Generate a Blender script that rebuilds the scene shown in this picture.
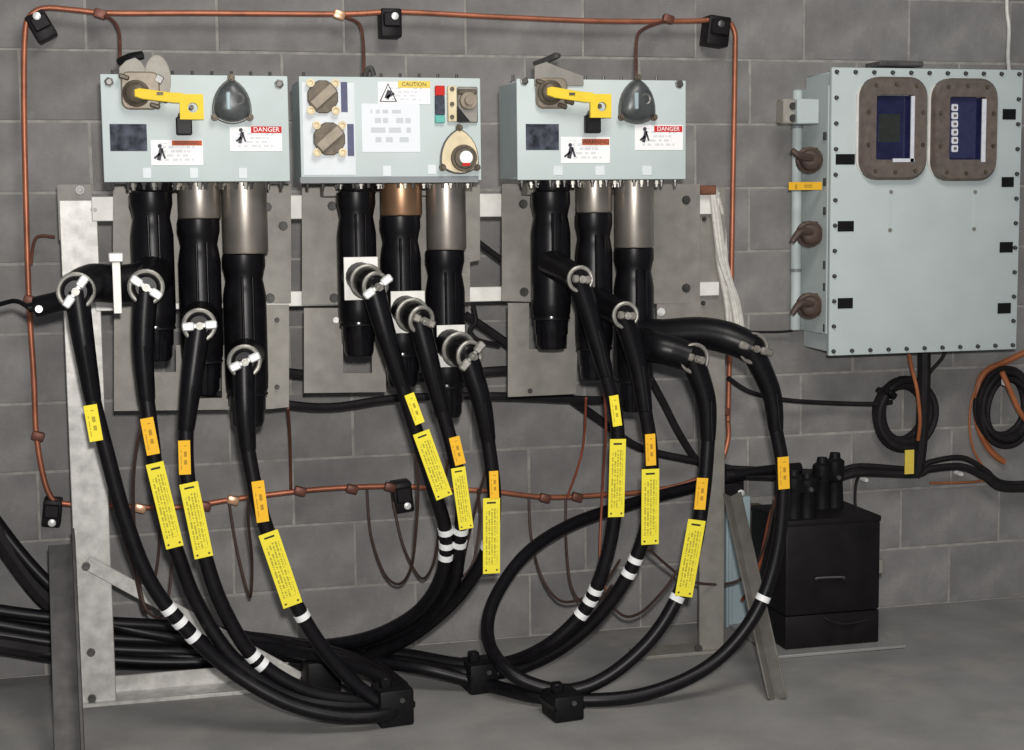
import bpy, bmesh, math, random
from mathutils import Vector, Matrix
random.seed(7)
for o in list(bpy.data.objects): bpy.data.objects.remove(o, do_unlink=True)
sc = bpy.context.scene
C = sc.collection

# ------------------------------------------------------------------ camera
F, YAW, PITCH, ROLL, D, H = 1522.8, 0.24591, 0.10579, -0.0107, 4.61, 1.3496
RIGHT = Vector((math.cos(YAW), -math.sin(YAW), 0))
FWD = Vector((math.sin(YAW)*math.cos(PITCH), math.cos(YAW)*math.cos(PITCH), -math.sin(PITCH)))
UP = RIGHT.cross(FWD)
R2 = RIGHT*math.cos(ROLL) + UP*math.sin(ROLL)
U2 = UP*math.cos(ROLL) - RIGHT*math.sin(ROLL)
EYE = Vector((0, 0, H))
cam_d = bpy.data.cameras.new('camera'); cam = bpy.data.objects.new('camera', cam_d); C.objects.link(cam)
cam_d.sensor_fit = 'HORIZONTAL'; cam_d.sensor_width = 36; cam_d.lens = F/1024*36
cam_d.clip_start = .05; cam_d.clip_end = 100
M3 = Matrix((R2, U2, -FWD)).transposed().to_4x4()
cam.matrix_world = Matrix.Translation(EYE) @ M3
sc.camera = cam
# ------------------------------------------------------------------ light
w = bpy.data.worlds.new('world'); sc.world = w; w.use_nodes = True
w.node_tree.nodes['Background'].inputs[0].default_value = (.80, .86, 1, 1)
w.node_tree.nodes['Background'].inputs[1].default_value = .16
def area(name, loc, target, size, power, col):
    l = bpy.data.lights.new(name, 'AREA'); l.shape = 'DISK'; l.size = size; l.energy = power; l.color = col
    o = bpy.data.objects.new(name, l); C.objects.link(o); o.location = loc
    o.rotation_euler = (Vector(target)-Vector(loc)).to_track_quat('-Z', 'Y').to_euler()
    return o
area('camera_flash', (0.05, -0.02, H+.17), (.95, 4.3, 1.25), .09, 116, (1, .97, .94))
area('ambient_fill', (1.0, 1.6, 3.6), (1.0, 3.4, 0), 1.4, 60, (1, .96, .9))  # unseen overhead fill, added for ambient light
sc.view_settings.view_transform = 'Standard'; sc.view_settings.look = 'None'
sc.view_settings.exposure = 0.0; sc.view_settings.gamma = 1; sc.view_settings.use_curve_mapping = False

# ------------------------------------------------------------------ pixel -> place
def ray(u, v): return FWD + R2*((u-512)/F) - U2*((v-375)/F)
def P(u, v, Y):
    d = ray(u, v); return EYE + d*(Y/d.y)
def PZ(u, v, z):
    d = ray(u, v); return EYE + d*((z-H)/d.z)
def pts(L):
    out = []
    for q in L:
        out.append(P(*q) if len(q) == 3 else PZ(q[0], q[1], q[3]))
    return out

# ------------------------------------------------------------------ materials
MATS = {}
def mat(name, col, rough=.5, metal=0., var=.1, scale=20., bump=0., bscale=80., spec=.5, objrand=0., dirt=None):
    if name in MATS: return MATS[name]
    m = bpy.data.materials.new(name); m.use_nodes = True; nt = m.node_tree; N = nt.nodes; L = nt.links
    b = N['Principled BSDF']; b.inputs['Roughness'].default_value = rough; b.inputs['Metallic'].default_value = metal
    b.inputs['Specular IOR Level'].default_value = spec
    tc = N.new('ShaderNodeTexCoord')
    nz = N.new('ShaderNodeTexNoise'); nz.inputs['Scale'].default_value = scale; nz.inputs['Detail'].default_value = 6
    L.new(tc.outputs['Object'], nz.inputs['Vector'])
    cr = N.new('ShaderNodeValToRGB')
    lo = tuple(max(0, c*(1-var)) for c in col)+(1,); hi = tuple(min(1, c*(1+var)) for c in col)+(1,)
    cr.color_ramp.elements[0].position = .3; cr.color_ramp.elements[1].position = .7
    cr.color_ramp.elements[0].color = lo; cr.color_ramp.elements[1].color = hi
    L.new(nz.outputs['Fac'], cr.inputs['Fac']); src = cr.outputs['Color']
    if dirt:
        n2 = N.new('ShaderNodeTexNoise'); n2.inputs['Scale'].default_value = dirt[1]; n2.inputs['Detail'].default_value = 8
        n2.inputs['Roughness'].default_value = .65
        L.new(tc.outputs['Object'], n2.inputs['Vector'])
        r2 = N.new('ShaderNodeValToRGB'); r2.color_ramp.elements[0].position = dirt[2]; r2.color_ramp.elements[1].position = dirt[2]+.15
        L.new(n2.outputs['Fac'], r2.inputs['Fac'])
        mx = N.new('ShaderNodeMix'); mx.data_type = 'RGBA'; L.new(r2.outputs['Color'], mx.inputs['Factor'])
        L.new(src, mx.inputs['A']); mx.inputs['B'].default_value = tuple(dirt[0])+(1,); src = mx.outputs['Result']
    if objrand:
        oi = N.new('ShaderNodeObjectInfo'); mr = N.new('ShaderNodeMapRange')
        mr.inputs['To Min'].default_value = 1-objrand; mr.inputs['To Max'].default_value = 1+objrand
        L.new(oi.outputs['Random'], mr.inputs['Value'])
        hs = N.new('ShaderNodeHueSaturation'); L.new(mr.outputs['Result'], hs.inputs['Value']); L.new(src, hs.inputs['Color']); src = hs.outputs['Color']
    L.new(src, b.inputs['Base Color'])
    if bump:
        n3 = N.new('ShaderNodeTexNoise'); n3.inputs['Scale'].default_value = bscale; n3.inputs['Detail'].default_value = 5
        L.new(tc.outputs['Object'], n3.inputs['Vector'])
        bp = N.new('ShaderNodeBump'); bp.inputs['Strength'].default_value = bump; bp.inputs['Distance'].default_value = .004
        L.new(n3.outputs['Fac'], bp.inputs['Height']); L.new(bp.outputs['Normal'], b.inputs['Normal'])
    MATS[name] = m; return m

def print_mat(name, base, ink, freq, axis, header=None, stripe_cover=.55, jag=60., margin=.12):
    """printed sheet: rows of illegible small print on plain stock (object coords, plate spans -0.5..0.5 in generated)"""
    m = bpy.data.materials.new(name); m.use_nodes = True; nt = m.node_tree; N = nt.nodes; L = nt.links
    b = N['Principled BSDF']; b.inputs['Roughness'].default_value = .7; b.inputs['Specular IOR Level'].default_value = .2
    tc = N.new('ShaderNodeTexCoord'); sp = N.new('ShaderNodeSeparateXYZ'); L.new(tc.outputs['Generated'], sp.inputs[0])
    def math_(op, a, bb=None):
        n = N.new('ShaderNodeMath'); n.operation = op
        for i, x in enumerate((a, bb)):
            if x is None: continue
            if isinstance(x, (int, float)): n.inputs[i].default_value = x
            else: L.new(x, n.inputs[i])
        return n.outputs[0]
    a, c = (sp.outputs['X'], sp.outputs['Z']) if axis == 'X' else (sp.outputs['Z'], sp.outputs['X'])
    row = math_('LESS_THAN', math_('FRACT', math_('MULTIPLY', a, freq)), stripe_cover)
    cb = N.new('ShaderNodeCombineXYZ')
    L.new(math_('MULTIPLY', math_('FLOOR', math_('MULTIPLY', a, freq)), 7.3), cb.inputs[0]); L.new(math_('MULTIPLY', c, jag), cb.inputs[1])
    nz = N.new('ShaderNodeTexNoise'); nz.inputs['Scale'].default_value = 1; nz.inputs['Detail'].default_value = 1; L.new(cb.outputs[0], nz.inputs['Vector'])
    word = math_('GREATER_THAN', nz.outputs['Fac'], .47)
    def inside(x, lo, hi): return math_('MULTIPLY', math_('GREATER_THAN', x, lo), math_('LESS_THAN', x, hi))
    top = .86 if header else 1-margin
    zone = math_('MULTIPLY', inside(sp.outputs['X'], margin*1.3, 1-margin*1.3), inside(sp.outputs['Z'], margin, top))
    fac = math_('MULTIPLY', math_('MULTIPLY', row, word), zone)
    mx = N.new('ShaderNodeMix'); mx.data_type = 'RGBA'; L.new(math_('MULTIPLY', fac, .62), mx.inputs['Factor'])
    mx.inputs['A'].default_value = base+(1,); mx.inputs['B'].default_value = ink+(1,); src = mx.outputs['Result']
    if header:
        hz = math_('MULTIPLY', inside(sp.outputs['X'], .22, .75), inside(sp.outputs['Z'], .925, .95))
        m2 = N.new('ShaderNodeMix'); m2.data_type = 'RGBA'; L.new(hz, m2.inputs['Factor']); L.new(src, m2.inputs['A'])
        m2.inputs['B'].default_value = header+(1,); src = m2.outputs['Result']
        for hx in (.18, .82):
            d = math_('ADD', math_('ABSOLUTE', math_('SUBTRACT', sp.outputs['X'], hx)), math_('MULTIPLY', math_('ABSOLUTE', math_('SUBTRACT', sp.outputs['Z'], .045)), 4.5))
            m3 = N.new('ShaderNodeMix'); m3.data_type = 'RGBA'; L.new(math_('LESS_THAN', d, .08), m3.inputs['Factor']); L.new(src, m3.inputs['A'])
            m3.inputs['B'].default_value = (.08, .07, .02, 1); src = m3.outputs['Result']
    L.new(src, b.inputs['Base Color']); MATS[name] = m; return m

mat('block', (.216, .210, .206), .92, 0, .20, 9, .6, 160, .12, .07, dirt=((.285, .273, .26), 6.0, .55))
mat('mortar', (.305, .292, .275), .95, 0, .2, 30, .4, 120, .1)
mat('floor', (.258, .252, .244), .75, 0, .16, 4.5, .3, 140, .25, dirt=((.315, .297, .275), 3.2, .54))
mat('paint', (.515, .580, .575), .55, 0, .045, 8, .04, 60, .3)
mat('paint_shaded', (.20, .215, .225), .5, 0, .08, 12)  # darker copy of the box paint, shade put into the colour
mat('galv', (.50, .49, .465), .45, .25, .22, 30, .08, 90)
mat('rail', (.74, .73, .69), .5, .1, .1, 25)
mat('plate', (.245, .232, .208), .55, .2, .14, 22, .08, 70, dirt=((.185, .175, .155), 9, .58))
mat('dark_steel', (.105, .10, .098), .55, .3, .25, 20, .1, 60)
mat('bolt', (.12, .115, .11), .4, .6, .2, 60)
mat('bolt_dark', (.055, .055, .052), .5, .3, .2, 60)
mat('rubber', (.0045, .004, .005), .36, 0, .3, 30, .05, 60, .22)
mat('rubber_gloss', (.005, .0045, .006), .2, 0, .3, 30, .03, 60, .32)
mat('leg_grey', (.15, .14, .125), .6, .2, .2, 20, .1, 60)
mat('rubber_matte', (.0055, .005, .0055), .55, 0, .3, 40, .12, 90, .2)
mat('cable', (.0055, .0048, .006), .40, 0, .3, 50, .05, 120, .25)
mat('cable_old', (.014, .0125, .0135), .6, 0, .25, 30, .1, 60, .2)
mat('barrel', (.33, .30, .265), .36, .75, .14, 14, .03, 60)
mat('barrel_bronze', (.34, .20, .115), .36, .75, .14, 14, .03, 60)
mat('copper', (.40, .145, .08), .45, .5, .28, 12, .05, 60)
mat('copper_dull', (.17, .065, .045), .5, .4, .3, 18)
mat('copper_bright', (.82, .48, .30), .3, .6, .15, 40)
mat('brown_wire', (.060, .035, .028), .6, 0, .25, 40)
mat('red_wire', (.34, .085, .045), .5, .1, .2, 20)
mat('orange_cord', (.33, .105, .035), .55, 0, .15, 30)
mat('white', (.86, .86, .85), .5, 0, .03, 30)
mat('tape', (.88, .88, .88), .45, 0, .03, 60)
mat('ring', (.34, .33, .30), .45, .6, .25, 60)
mat('ring_dull', (.24, .225, .20), .5, .5, .25, 60)
mat('clip', (.80, .80, .78), .4, .3, .12, 60)
mat('yellow', (.78, .56, .03), .7, 0, .06, 30)
mat('amber', (.80, .44, .028), .45, 0, .10, 200)
mat('cast', (.25, .21, .16), .5, .25, .18, 40, .1, 80)
mat('cast_dark', (.10, .08, .055), .5, .3, .3, 60, .1, 80)
mat('disc', (.36, .34, .30), .75, 0, .1, 30, spec=.2)
mat('smoked', (.065, .072, .072), .35, .1, .35, 26)
mat('smoked_edge', (.17, .17, .16), .4, .4, .2, 26)
mat('cream', (.66, .56, .36), .5, 0, .15, 30)
mat('photo_dark', (.055, .060, .078), .75, 0, .75, 42, spec=.15)
mat('black', (.006, .006, .007), .5, 0, .2, 40, spec=.25)
mat('white_panel', (.66, .70, .72), .6, 0, .04, 20)
mat('navy_panel', (.028, .030, .085), .4, 0, .15, 60)
mat('navy', (.045, .05, .13), .45, 0, .15, 60)
mat('red', (.55, .035, .03), .8, 0, .05, 40, spec=.12)
mat('orange', (.48, .11, .045), .8, 0, .08, 60, spec=.12)
mat('teal', (.10, .42, .36), .45, 0, .05, 60)
mat('header_yellow', (.72, .55, .08), .45, 0, .05, 60)
mat('bezel', (.155, .125, .108), .55, .2, .2, 40, .1, 90)
mat('gauge_glass', (.015, .016, .055), .16, 0, .3, 20, spec=.6)
mat('gauge_box', (.025, .03, .025), .4, 0, .2, 30)
mat('handle_brown', (.085, .055, .044), .55, .2, .3, 40)
mat('plastic_black', (.0085, .0072, .008), .5, 0, .3, 14, .08, 60, .2)
mat('rope', (.62, .60, .55), .85, 0, .12, 60, .4, 200, .2)
mat('ink', (.03, .03, .04), .6, 0, .1, 40)
mat('lit_white', (.70, .72, .78), .4, 0, .1, 60)
mat('amber_text', (.62, .34, .02), .4, 0, .1, 60)
mat('pale_blue', (.33, .41, .44), .5, .1, .06, 10)
mat('sheet_metal', (.30, .295, .285), .55, .2, .08, 20)
mat('rust', (.16, .06, .035), .8, 0, .3, 60)
print_mat('tag_print', (.80, .69, .05), (.16, .14, .03), 6.2, 'X', header=(.03, .03, .02), jag=48)
print_mat('marker_print', (.84, .47, .03), (.16, .09, .02), 2.2, 'X', jag=7, margin=.14)
print_mat('marker_print_yellow', (.86, .72, .05), (.14, .10, .02), 2.2, 'X', jag=7, margin=.14)
print_mat('sheet_print', (.74, .77, .80), (.42, .45, .48), 5, 'Z', jag=9)
print_mat('label_print', (.85, .85, .85), (.52, .53, .56), 6, 'Z', jag=14)

# ------------------------------------------------------------------ mesh builder
class MB:
    def __init__(s): s.bm = bmesh.new()
    def _merge(s, t):
        me = bpy.data.meshes.new('t'); t.to_mesh(me); t.free(); s.bm.from_mesh(me); bpy.data.meshes.remove(me); return s
    def box(s, c, size, R=None, bev=0, seg=1):
        t = bmesh.new(); bmesh.ops.create_cube(t, size=1)
        for v in t.verts: v.co = Vector((v.co.x*size[0], v.co.y*size[1], v.co.z*size[2]))
        if bev: bmesh.ops.bevel(t, geom=list(t.edges), offset=bev, segments=seg, profile=.5, affect='EDGES')
        M = Matrix.Translation(Vector(c)) @ (R.to_4x4() if R else Matrix.Identity(4))
        t.transform(M); return s._merge(t)
    def prism(s, poly, dv, bev=0, seg=1):
        t = bmesh.new(); a = [t.verts.new(p) for p in poly]; dv = Vector(dv); b = [t.verts.new(Vector(p)+dv) for p in poly]
        n = len(poly); t.faces.new(a); t.faces.new(b[::-1])
        for i in range(n): t.faces.new((a[i], b[i], b[(i+1) % n], a[(i+1) % n]))
        bmesh.ops.recalc_face_normals(t, faces=t.faces)
        if bev:
            ed = [e for e in t.edges if e.verts[0] in a and e.verts[1] in a or e.verts[0] in b and e.verts[1] in b]
            bmesh.ops.bevel(t, geom=ed, offset=bev, segments=seg, profile=.5, affect='EDGES')
        return s._merge(t)
    def lathe(s, o, ax, prof, n=20):
        t = bmesh.new(); o = Vector(o); ax = Vector(ax).normalized()
        q = ax.orthogonal().normalized(); r = ax.cross(q); rings = []
        for (h, rad) in prof:
            rings.append([t.verts.new(o+ax*h+(q*math.cos(2*math.pi*i/n)+r*math.sin(2*math.pi*i/n))*max(rad, 1e-4)) for i in range(n)])
        for A, B in zip(rings, rings[1:]):
            for i in range(n): t.faces.new((A[i], A[(i+1) % n], B[(i+1) % n], B[i]))
        t.faces.new(rings[0][::-1]); t.faces.new(rings[-1])
        bmesh.ops.recalc_face_normals(t, faces=t.faces); return s._merge(t)
    def cyl(s, p0, p1, r0, r1=None, n=14):
        p0 = Vector(p0); p1 = Vector(p1); r1 = r0 if r1 is None else r1
        return s.lathe(p0, p1-p0, [(0, r0), ((p1-p0).length, r1)], n)
    def torus(s, c, ax, R, r, n=24, m=8):
        c = Vector(c); ax = Vector(ax).normalized(); q = ax.orthogonal().normalized(); b = ax.cross(q)
        P_ = [c+(q*math.cos(2*math.pi*i/n)+b*math.sin(2*math.pi*i/n))*R for i in range(n)]
        return s.tube(P_, r, m, spline=False, closed=True)
    def tube(s, path, r, n=10, sub=6, spline=True, closed=False, flat=None):
        path = [Vector(p) for p in path]
        k = len(path); rr = r if isinstance(r, (list, tuple)) else [r]*k
        if spline and k > 2:
            Q = []; RQ = []
            for i in range(k-1):
                p0 = path[max(i-1, 0)]; p1 = path[i]; p2 = path[i+1]; p3 = path[min(i+2, k-1)]
                for j in range(sub):
                    t_ = j/sub
                    Q.append(.5*((2*p1)+(p2-p0)*t_+(2*p0-5*p1+4*p2-p3)*t_**2+(3*p1-p0-3*p2+p3)*t_**3)); RQ.append(rr[i]*(1-t_)+rr[i+1]*t_)
            Q.append(path[-1]); RQ.append(rr[-1])
        else: Q, RQ = path, list(rr)
        t = bmesh.new(); K = len(Q); rings = []
        def tan(i):
            if closed: return (Q[(i+1) % K]-Q[i-1]).normalized()
            return (Q[min(i+1, K-1)]-Q[max(i-1, 0)]).normalized()
        T = tan(0); nrm = T.orthogonal().normalized()
        for i in range(K):
            T2 = tan(i); ax = T.cross(T2)
            if ax.length > 1e-7: nrm = Matrix.Rotation(T.angle(T2), 3, ax) @ nrm
            T = T2; nrm = (nrm-T*nrm.dot(T)).normalized(); bn = T.cross(nrm)
            rings.append([t.verts.new(Q[i]+(nrm*math.cos(2*math.pi*j/n)+bn*math.sin(2*math.pi*j/n))*RQ[i]) for j in range(n)])
        rng = range(K) if closed else range(K-1)
        for i in rng:
            A, B = rings[i], rings[(i+1) % K]
            if closed and i == K-1:
                off = min(range(n), key=lambda o_: sum((A[j].co-B[(j+o_) % n].co).length for j in range(n)))
                B = [B[(j+off) % n] for j in range(n)]
            for j in range(n): t.faces.new((A[j], A[(j+1) % n], B[(j+1) % n], B[j]))
        if not closed: t.faces.new(rings[0][::-1]); t.faces.new(rings[-1])
        bmesh.ops.recalc_face_normals(t, faces=t.faces); return s._merge(t)
    def build(s, name, m, parent=None, smooth=True, ang=40):
        me = bpy.data.meshes.new(name); s.bm.to_mesh(me); s.bm.free()
        me.materials.append(MATS[m])
        if smooth:
            for p in me.polygons: p.use_smooth = True
            me.set_sharp_from_angle(angle=math.radians(ang))
        return link(name, me, parent)
def link(name, me, parent=None, loc=None, rot=None):
    o = bpy.data.objects.new(name, me); C.objects.link(o)
    if parent is not None:
        o.parent = parent
        o.matrix_parent_inverse = PINV.get(parent.name, Matrix.Identity(4))
    if loc is not None: o.location = loc
    if rot is not None: o.rotation_euler = rot
    return o
PINV = {}
def tag(o, label, cat, group=None, kind=None):
    o['label'] = label; o['category'] = cat
    if group: o['group'] = group
    if kind: o['kind'] = kind
    return o
def thing(name, label, cat, loc, group=None):
    o = bpy.data.objects.new(name, None); C.objects.link(o); o.location = loc; o.empty_display_size = .05
    PINV[o.name] = Matrix.Translation(-Vector(loc))
    return tag(o, label, cat, group)
def structure(o): o['kind'] = 'structure'; return o
def oneoff(name, mb, m, label, cat, group=None): return tag(mb.build(name, m), label, cat, group)

def rect(u0, v0, u1, v1, Y):
    """pixel rectangle -> centre, width, height on the plane y = Y"""
    uc, vc = (u0+u1)/2, (v0+v1)/2
    c = P(uc, vc, Y); wd = (P(u1, vc, Y)-P(u0, vc, Y)).length; ht = (P(uc, v0, Y)-P(uc, v1, Y)).length
    return c, wd, ht
def rbox(u0, v0, u1, v1, Y, th, bev=0, back=True, tilt=0):
    c, wd, ht = rect(u0, v0, u1, v1, Y)
    return MB().box((c.x, Y+(th/2 if back else -th/2), c.z), (wd, th, ht), Matrix.Rotation(tilt, 3, 'Y') if tilt else None, bev)
def textmesh(body, size, m, parent, loc, name='lettering'):
    cu = bpy.data.curves.new('t', 'FONT'); cu.body = body; cu.size = size; cu.align_x = 'CENTER'; cu.align_y = 'CENTER'; cu.extrude = .0003
    cu.resolution_u = 3
    o = bpy.data.objects.new('t', cu); me = bpy.data.meshes.new_from_object(o); bpy.data.objects.remove(o)
    me.transform(Matrix.Translation(Vector(loc)) @ Matrix.Rotation(math.pi/2, 4, 'X'))
    me.materials.append(MATS[m]); 
    if len(me.materials) > 1: me.materials.clear(); me.materials.append(MATS[m])
    return link(name, me, parent)
def rrect(cx, cz, w_, h_, r, Y, n=6):
    out = []
    for (sx, sz, a0) in ((1, 1, 0), (-1, 1, 90), (-1, -1, 180), (1, -1, 270)):
        for i in range(n+1):
            a = math.radians(a0+90*i/n); out.append(Vector((cx+sx*(w_/2-r)+r*math.cos(a), Y, cz+sz*(h_/2-r)+r*math.sin(a))))
    return out

# ================================================================== THE SETTING
mb = MB().box((1.2, 1.6, -.05), (9, 8.2, .1)); floor = structure(mb.build('floor', 'floor', None, False))
WX0, WX1 = -2.4, 5.2
mb = MB().box(((WX0+WX1)/2, D+.0018+.1, 1.525), (WX1-WX0, .2, 3.05)); wall = structure(mb.build('wall_back', 'mortar', None, False))
BW, CH, J = .3721, .2032, .008
bmeshes = []
for k in range(5):
    t = bmesh.new(); bmesh.ops.create_cube(t, size=1)
    for v in t.verts: v.co = Vector((v.co.x*(BW-J), v.co.y*.05, v.co.z*(CH-J)))
    fe = [e for e in t.edges if all(v.co.y < 0 for v in e.verts)]
    bmesh.ops.bevel(t, geom=fe, offset=.0015, segments=1, affect='EDGES')
    for v in t.verts: v.co += Vector((random.uniform(-1, 1)*.0012, random.uniform(-1, 1)*.0005, random.uniform(-1, 1)*.0012))
    me = bpy.data.meshes.new('concrete_block'); t.to_mesh(me); t.free(); me.materials.append(MATS['block']); bmeshes.append(me)
for k in range(0, 13):
    z = CH*k + CH/2; off = -.0932 + (0 if (k % 2) else BW/2)
    for j in range(-3, 12):
        x = off + BW*(j+.5)
        if x < WX0+.2 or x > WX1-.2: continue
        link('concrete_block', bmeshes[random.randrange(5)], wall, (x, D+.025+random.uniform(-.0006, .0006), z))

# ================================================================== STEEL STAND
YS = 4.28
stand = thing('steel_stand', 'galvanised and grey steel stand carrying the three switch boxes', 'stand', (.7, YS, 0))
def bar(p0, p1, wd, th, m, name, wdir=(1, 0, 0), bev=.002):
    p0 = Vector(p0); p1 = Vector(p1); a = (p1-p0).normalized(); wv = Vector(wdir); wv = (wv-a*wv.dot(a)).normalized(); n = a.cross(wv)
    t = MB(); c = (p0+p1)/2; R = Matrix((wv, n, a)).transposed()
    t.box(c, (wd, th, (p1-p0).length), R, bev); return t.build(name, m, stand)
def angle_bar(p0, p1, wd, th, m, name, wdir=(1, 0, 0)):
    p0 = Vector(p0); p1 = Vector(p1); a = (p1-p0).normalized(); wv = Vector(wdir); wv = (wv-a*wv.dot(a)).normalized(); n = a.cross(wv)
    R = Matrix((wv, n, a)).transposed(); c = (p0+p1)/2; L_ = (p1-p0).length
    t = MB(); t.box(c, (wd, th, L_), R, .0015); t.box(c+wv*(wd/2-th/2)+n*(wd/2), (th, wd, L_), R, .0015); return t.build(name, m, stand)
pl = P(92, 450, YS); XL = P(88, 450, YS).x
ztop = P(77, 200, YS).z
# left post: upright galvanised angle standing on the floor
lp = MB(); lp.box((XL, YS, ztop/2), (.098, .008, ztop), None, .002); lp.box((XL-.045, YS+.045, ztop/2), (.008, .09, ztop), None, .002)
lp = lp.build('post', 'galv', stand)
XR = P(712, 400, YS).x; zr = P(712, 186, YS).z
rp = MB(); rp.box((XR, YS, zr/2), (.082, .008, zr), None, .002); rp.box((XR+.037, YS+.045, zr/2), (.008, .09, zr), None, .002)
rp = rp.build('post', 'plate', stand)
# plate behind the post head (grey tab on the left)
rbox(58, 184, 93, 240, YS+.012, .006, .001).build('gusset_plate', 'plate', stand)
for (v0, v1) in ((195, 219), (291, 306)):
    za, zb = P(300, v0, YS-.01).z, P(300, v1, YS-.01).z
    MB().box(((XL+.05+XR)/2, YS-.012, (za+zb)/2), (XR-XL-.02, .014, za-zb), None, .002).build('cross_rail', 'rail', stand)
# foot rail, diagonal brace
xa, xb = P(78, 697, YS).x, P(312, 683, YS).x
fr = MB(); fr.box(((xa+xb)/2, YS+.03, .006), (xb-xa, .10, .012), None, .002); fr.box(((xa+xb)/2, YS+.075, .03), (xb-xa, .008, .055), None, .002)
fr.build('foot_rail', 'galv', stand)
b0 = P(86, 562, YS-.012); b1 = P(300, 690, YS-.012); b1.z = max(b1.z, .03)
bar(b0, b1, .040, .006, 'galv', 'diagonal_brace', (0, 0, 1))
fr2 = MB(); fr2.box((XR-.09, YS+.03, .006), (.30, .10, .012), None, .002); fr2.build('foot_rail', 'plate', stand)
# front legs (dark angle iron) reaching towards the viewer
t0 = P(62, 545, YS-.03); angle_bar(t0, (XL-.055, 3.72, .0), .072, .008, 'dark_steel', 'front_leg')
t1 = P(727, 495, YS-.03); angle_bar(t1, PZ(772, 700, 0.0), .040, .006, 'leg_grey', 'front_leg', (.7, .7, 0))
for (u, v, Y) in ((86, 566, YS-.02), (92, 698, YS-.006), (91, 652, YS-.006), (272, 681, YS-.01), (698, 648, YS-.006), (80, 190, YS), (95, 210, YS-.006)):
    p = P(u, v, Y); MB().lathe(p, (0, -1, 0), [(0, .012), (.008, .012), (.008, .007), (.014, .006)], 8).build('bolt', 'bolt', stand)
# mounting plates behind each box
YP = 4.235
def polyplate(pp, name='mounting_plate', Y=YP, th=.008, m='plate'):
    return MB().prism([P(u, v, Y) for u, v in pp], (0, th, 0)).build(name, m, stand)
def bolts_on(par, L, Y=YP, r=.011, m='bolt_dark'):
    for (u, v) in L:
        p = P(u, v, Y); MB().lathe(p, (0, -1, 0), [(0, r*1.25), (.003, r*1.25), (.003, r), (.009, r*.9), (.009, r*.5), (.013, r*.45)], 8).build('bolt', m, par)
p = polyplate([(113, 184), (291, 184), (291, 303), (113, 303)]); bolts_on(p, [(134, 207), (267, 207), (270, 298), (283, 226)])
p = polyplate([(114, 305), (137, 305), (137, 372), (176, 372), (176, 345), (183, 345), (183, 398), (222, 398), (222, 345), (228, 345), (228, 406), (266, 406), (266, 305), (289, 305), (289, 407), (270, 409), (114, 411)])
bolts_on(p, [(277, 320), (277, 387)], r=.006)
p = polyplate([(302, 184), (480, 184), (480, 260), (470, 262), (470, 302), (372, 304), (302, 305)]); bolts_on(p, [(332, 206), (334, 298)])
p = polyplate([(304, 308), (343, 308), (343, 373), (372, 373), (372, 308), (386, 308), (386, 392), (304, 393)]); bolts_on(p, [(336, 320)], r=.007, m='clip')
p = polyplate([(502, 184), (700, 184), (700, 304), (578, 303), (502, 301)]); bolts_on(p, [(523, 204), (524, 292), (686, 200), (686, 288)])
p = polyplate([(508, 303), (529, 303), (529, 349), (567, 349), (567, 303), (579, 303), (576, 394), (508, 397)]); bolts_on(p, [(530, 391)], r=.006)
p = polyplate([(657, 304), (700, 304), (700, 322), (657, 322)]); bolts_on(p, [(661, 312)], r=.010, m='clip')
bolts_on(rp, [(704, 219), (703, 303), (714, 219)], YS-.005, .006)

# ================================================================== SWITCH BOXES
YB, YBK = 3.95, 4.165
ZT, ZB = 1.703, 1.437
def box_body(u0, u1, label, bright=False):
    x0 = P(u0, 130, YB).x; x1 = P(u1, 130, YB).x; xc = (x0+x1)/2
    t = thing('switch_box', label, 'switch box', (xc, (YB+YBK)/2, ZB), 'pale blue-grey switch boxes on the stand')
    MB().box((xc, (YB+.008+YBK)/2, (ZT+ZB)/2), (x1-x0-.008, YBK-YB-.008, ZT-ZB-.008), None, .003).build('body', 'paint', t)
    c = MB().box((xc, YB+.005, (ZT+ZB)/2), (x1-x0, .010, ZT-ZB), None, .003, 2).build('front_cover', 'paint', t)
    for q_ in (.22, .78):
        MB().box((x0+(x1-x0)*q_, (YBK+4.235)/2, 1.50), (.045, 4.235-YBK+.004, .20), None, .002).build('hanger_bracket', 'plate', t)
    # back-flange studs that stand proud of the top and bottom edge
    n = 9
    for i in range(n):
        x = x0+.03+(x1-x0-.06)*i/(n-1)
        if i not in (1, 2):
            MB().lathe((x, YBK-.06, ZT-.006), (0, 0, 1), [(0, .007), (.012, .007), (.012, .0045), (.03, .004)], 8).build('stud', 'bolt', t)
    n = 12
    for i in range(n):
        x = x0+.02+(x1-x0-.04)*i/(n-1)
        MB().lathe((x, YB+.03, ZB+.006), (0, 0, -1), [(0, .007), (.012, .007), (.012, .0045), (.024, .004)], 8).build('stud', 'bolt', t)
    return t, x0, x1
YT = 4.055   # centre line of the hanging terminations
def barrel(t, uc, v1, wpx, m='barrel'):
    c = P(uc, 190, YT); z1 = P(uc, v1, YT).z; r = wpx/2*YT/F
    o = MB().lathe((c.x, YT, ZB+.002), (0, 0, -1), [(0, r*1.08), (.010, r*1.08), (.010, r), (ZB-z1-.004, r), (ZB-z1, r*.97)], 28).build('bushing_barrel', m, t)
    for i in range(6):
        a = math.radians(30+60*i); MB().lathe((c.x+r*1.16*math.cos(a), YT+r*1.16*math.sin(a), ZB+.003), (0, 0, -1), [(0, .008), (.014, .008), (.014, .005), (.022, .005)], 6).build('bolt', 'ring', o)
def decal(t, q, m, name, Y=YB, th=.0016):
    u0, v0, u1, v1 = q
    return rbox(u0, v0, u1, v1, Y-th, th).build(name, m, t, False)
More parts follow.
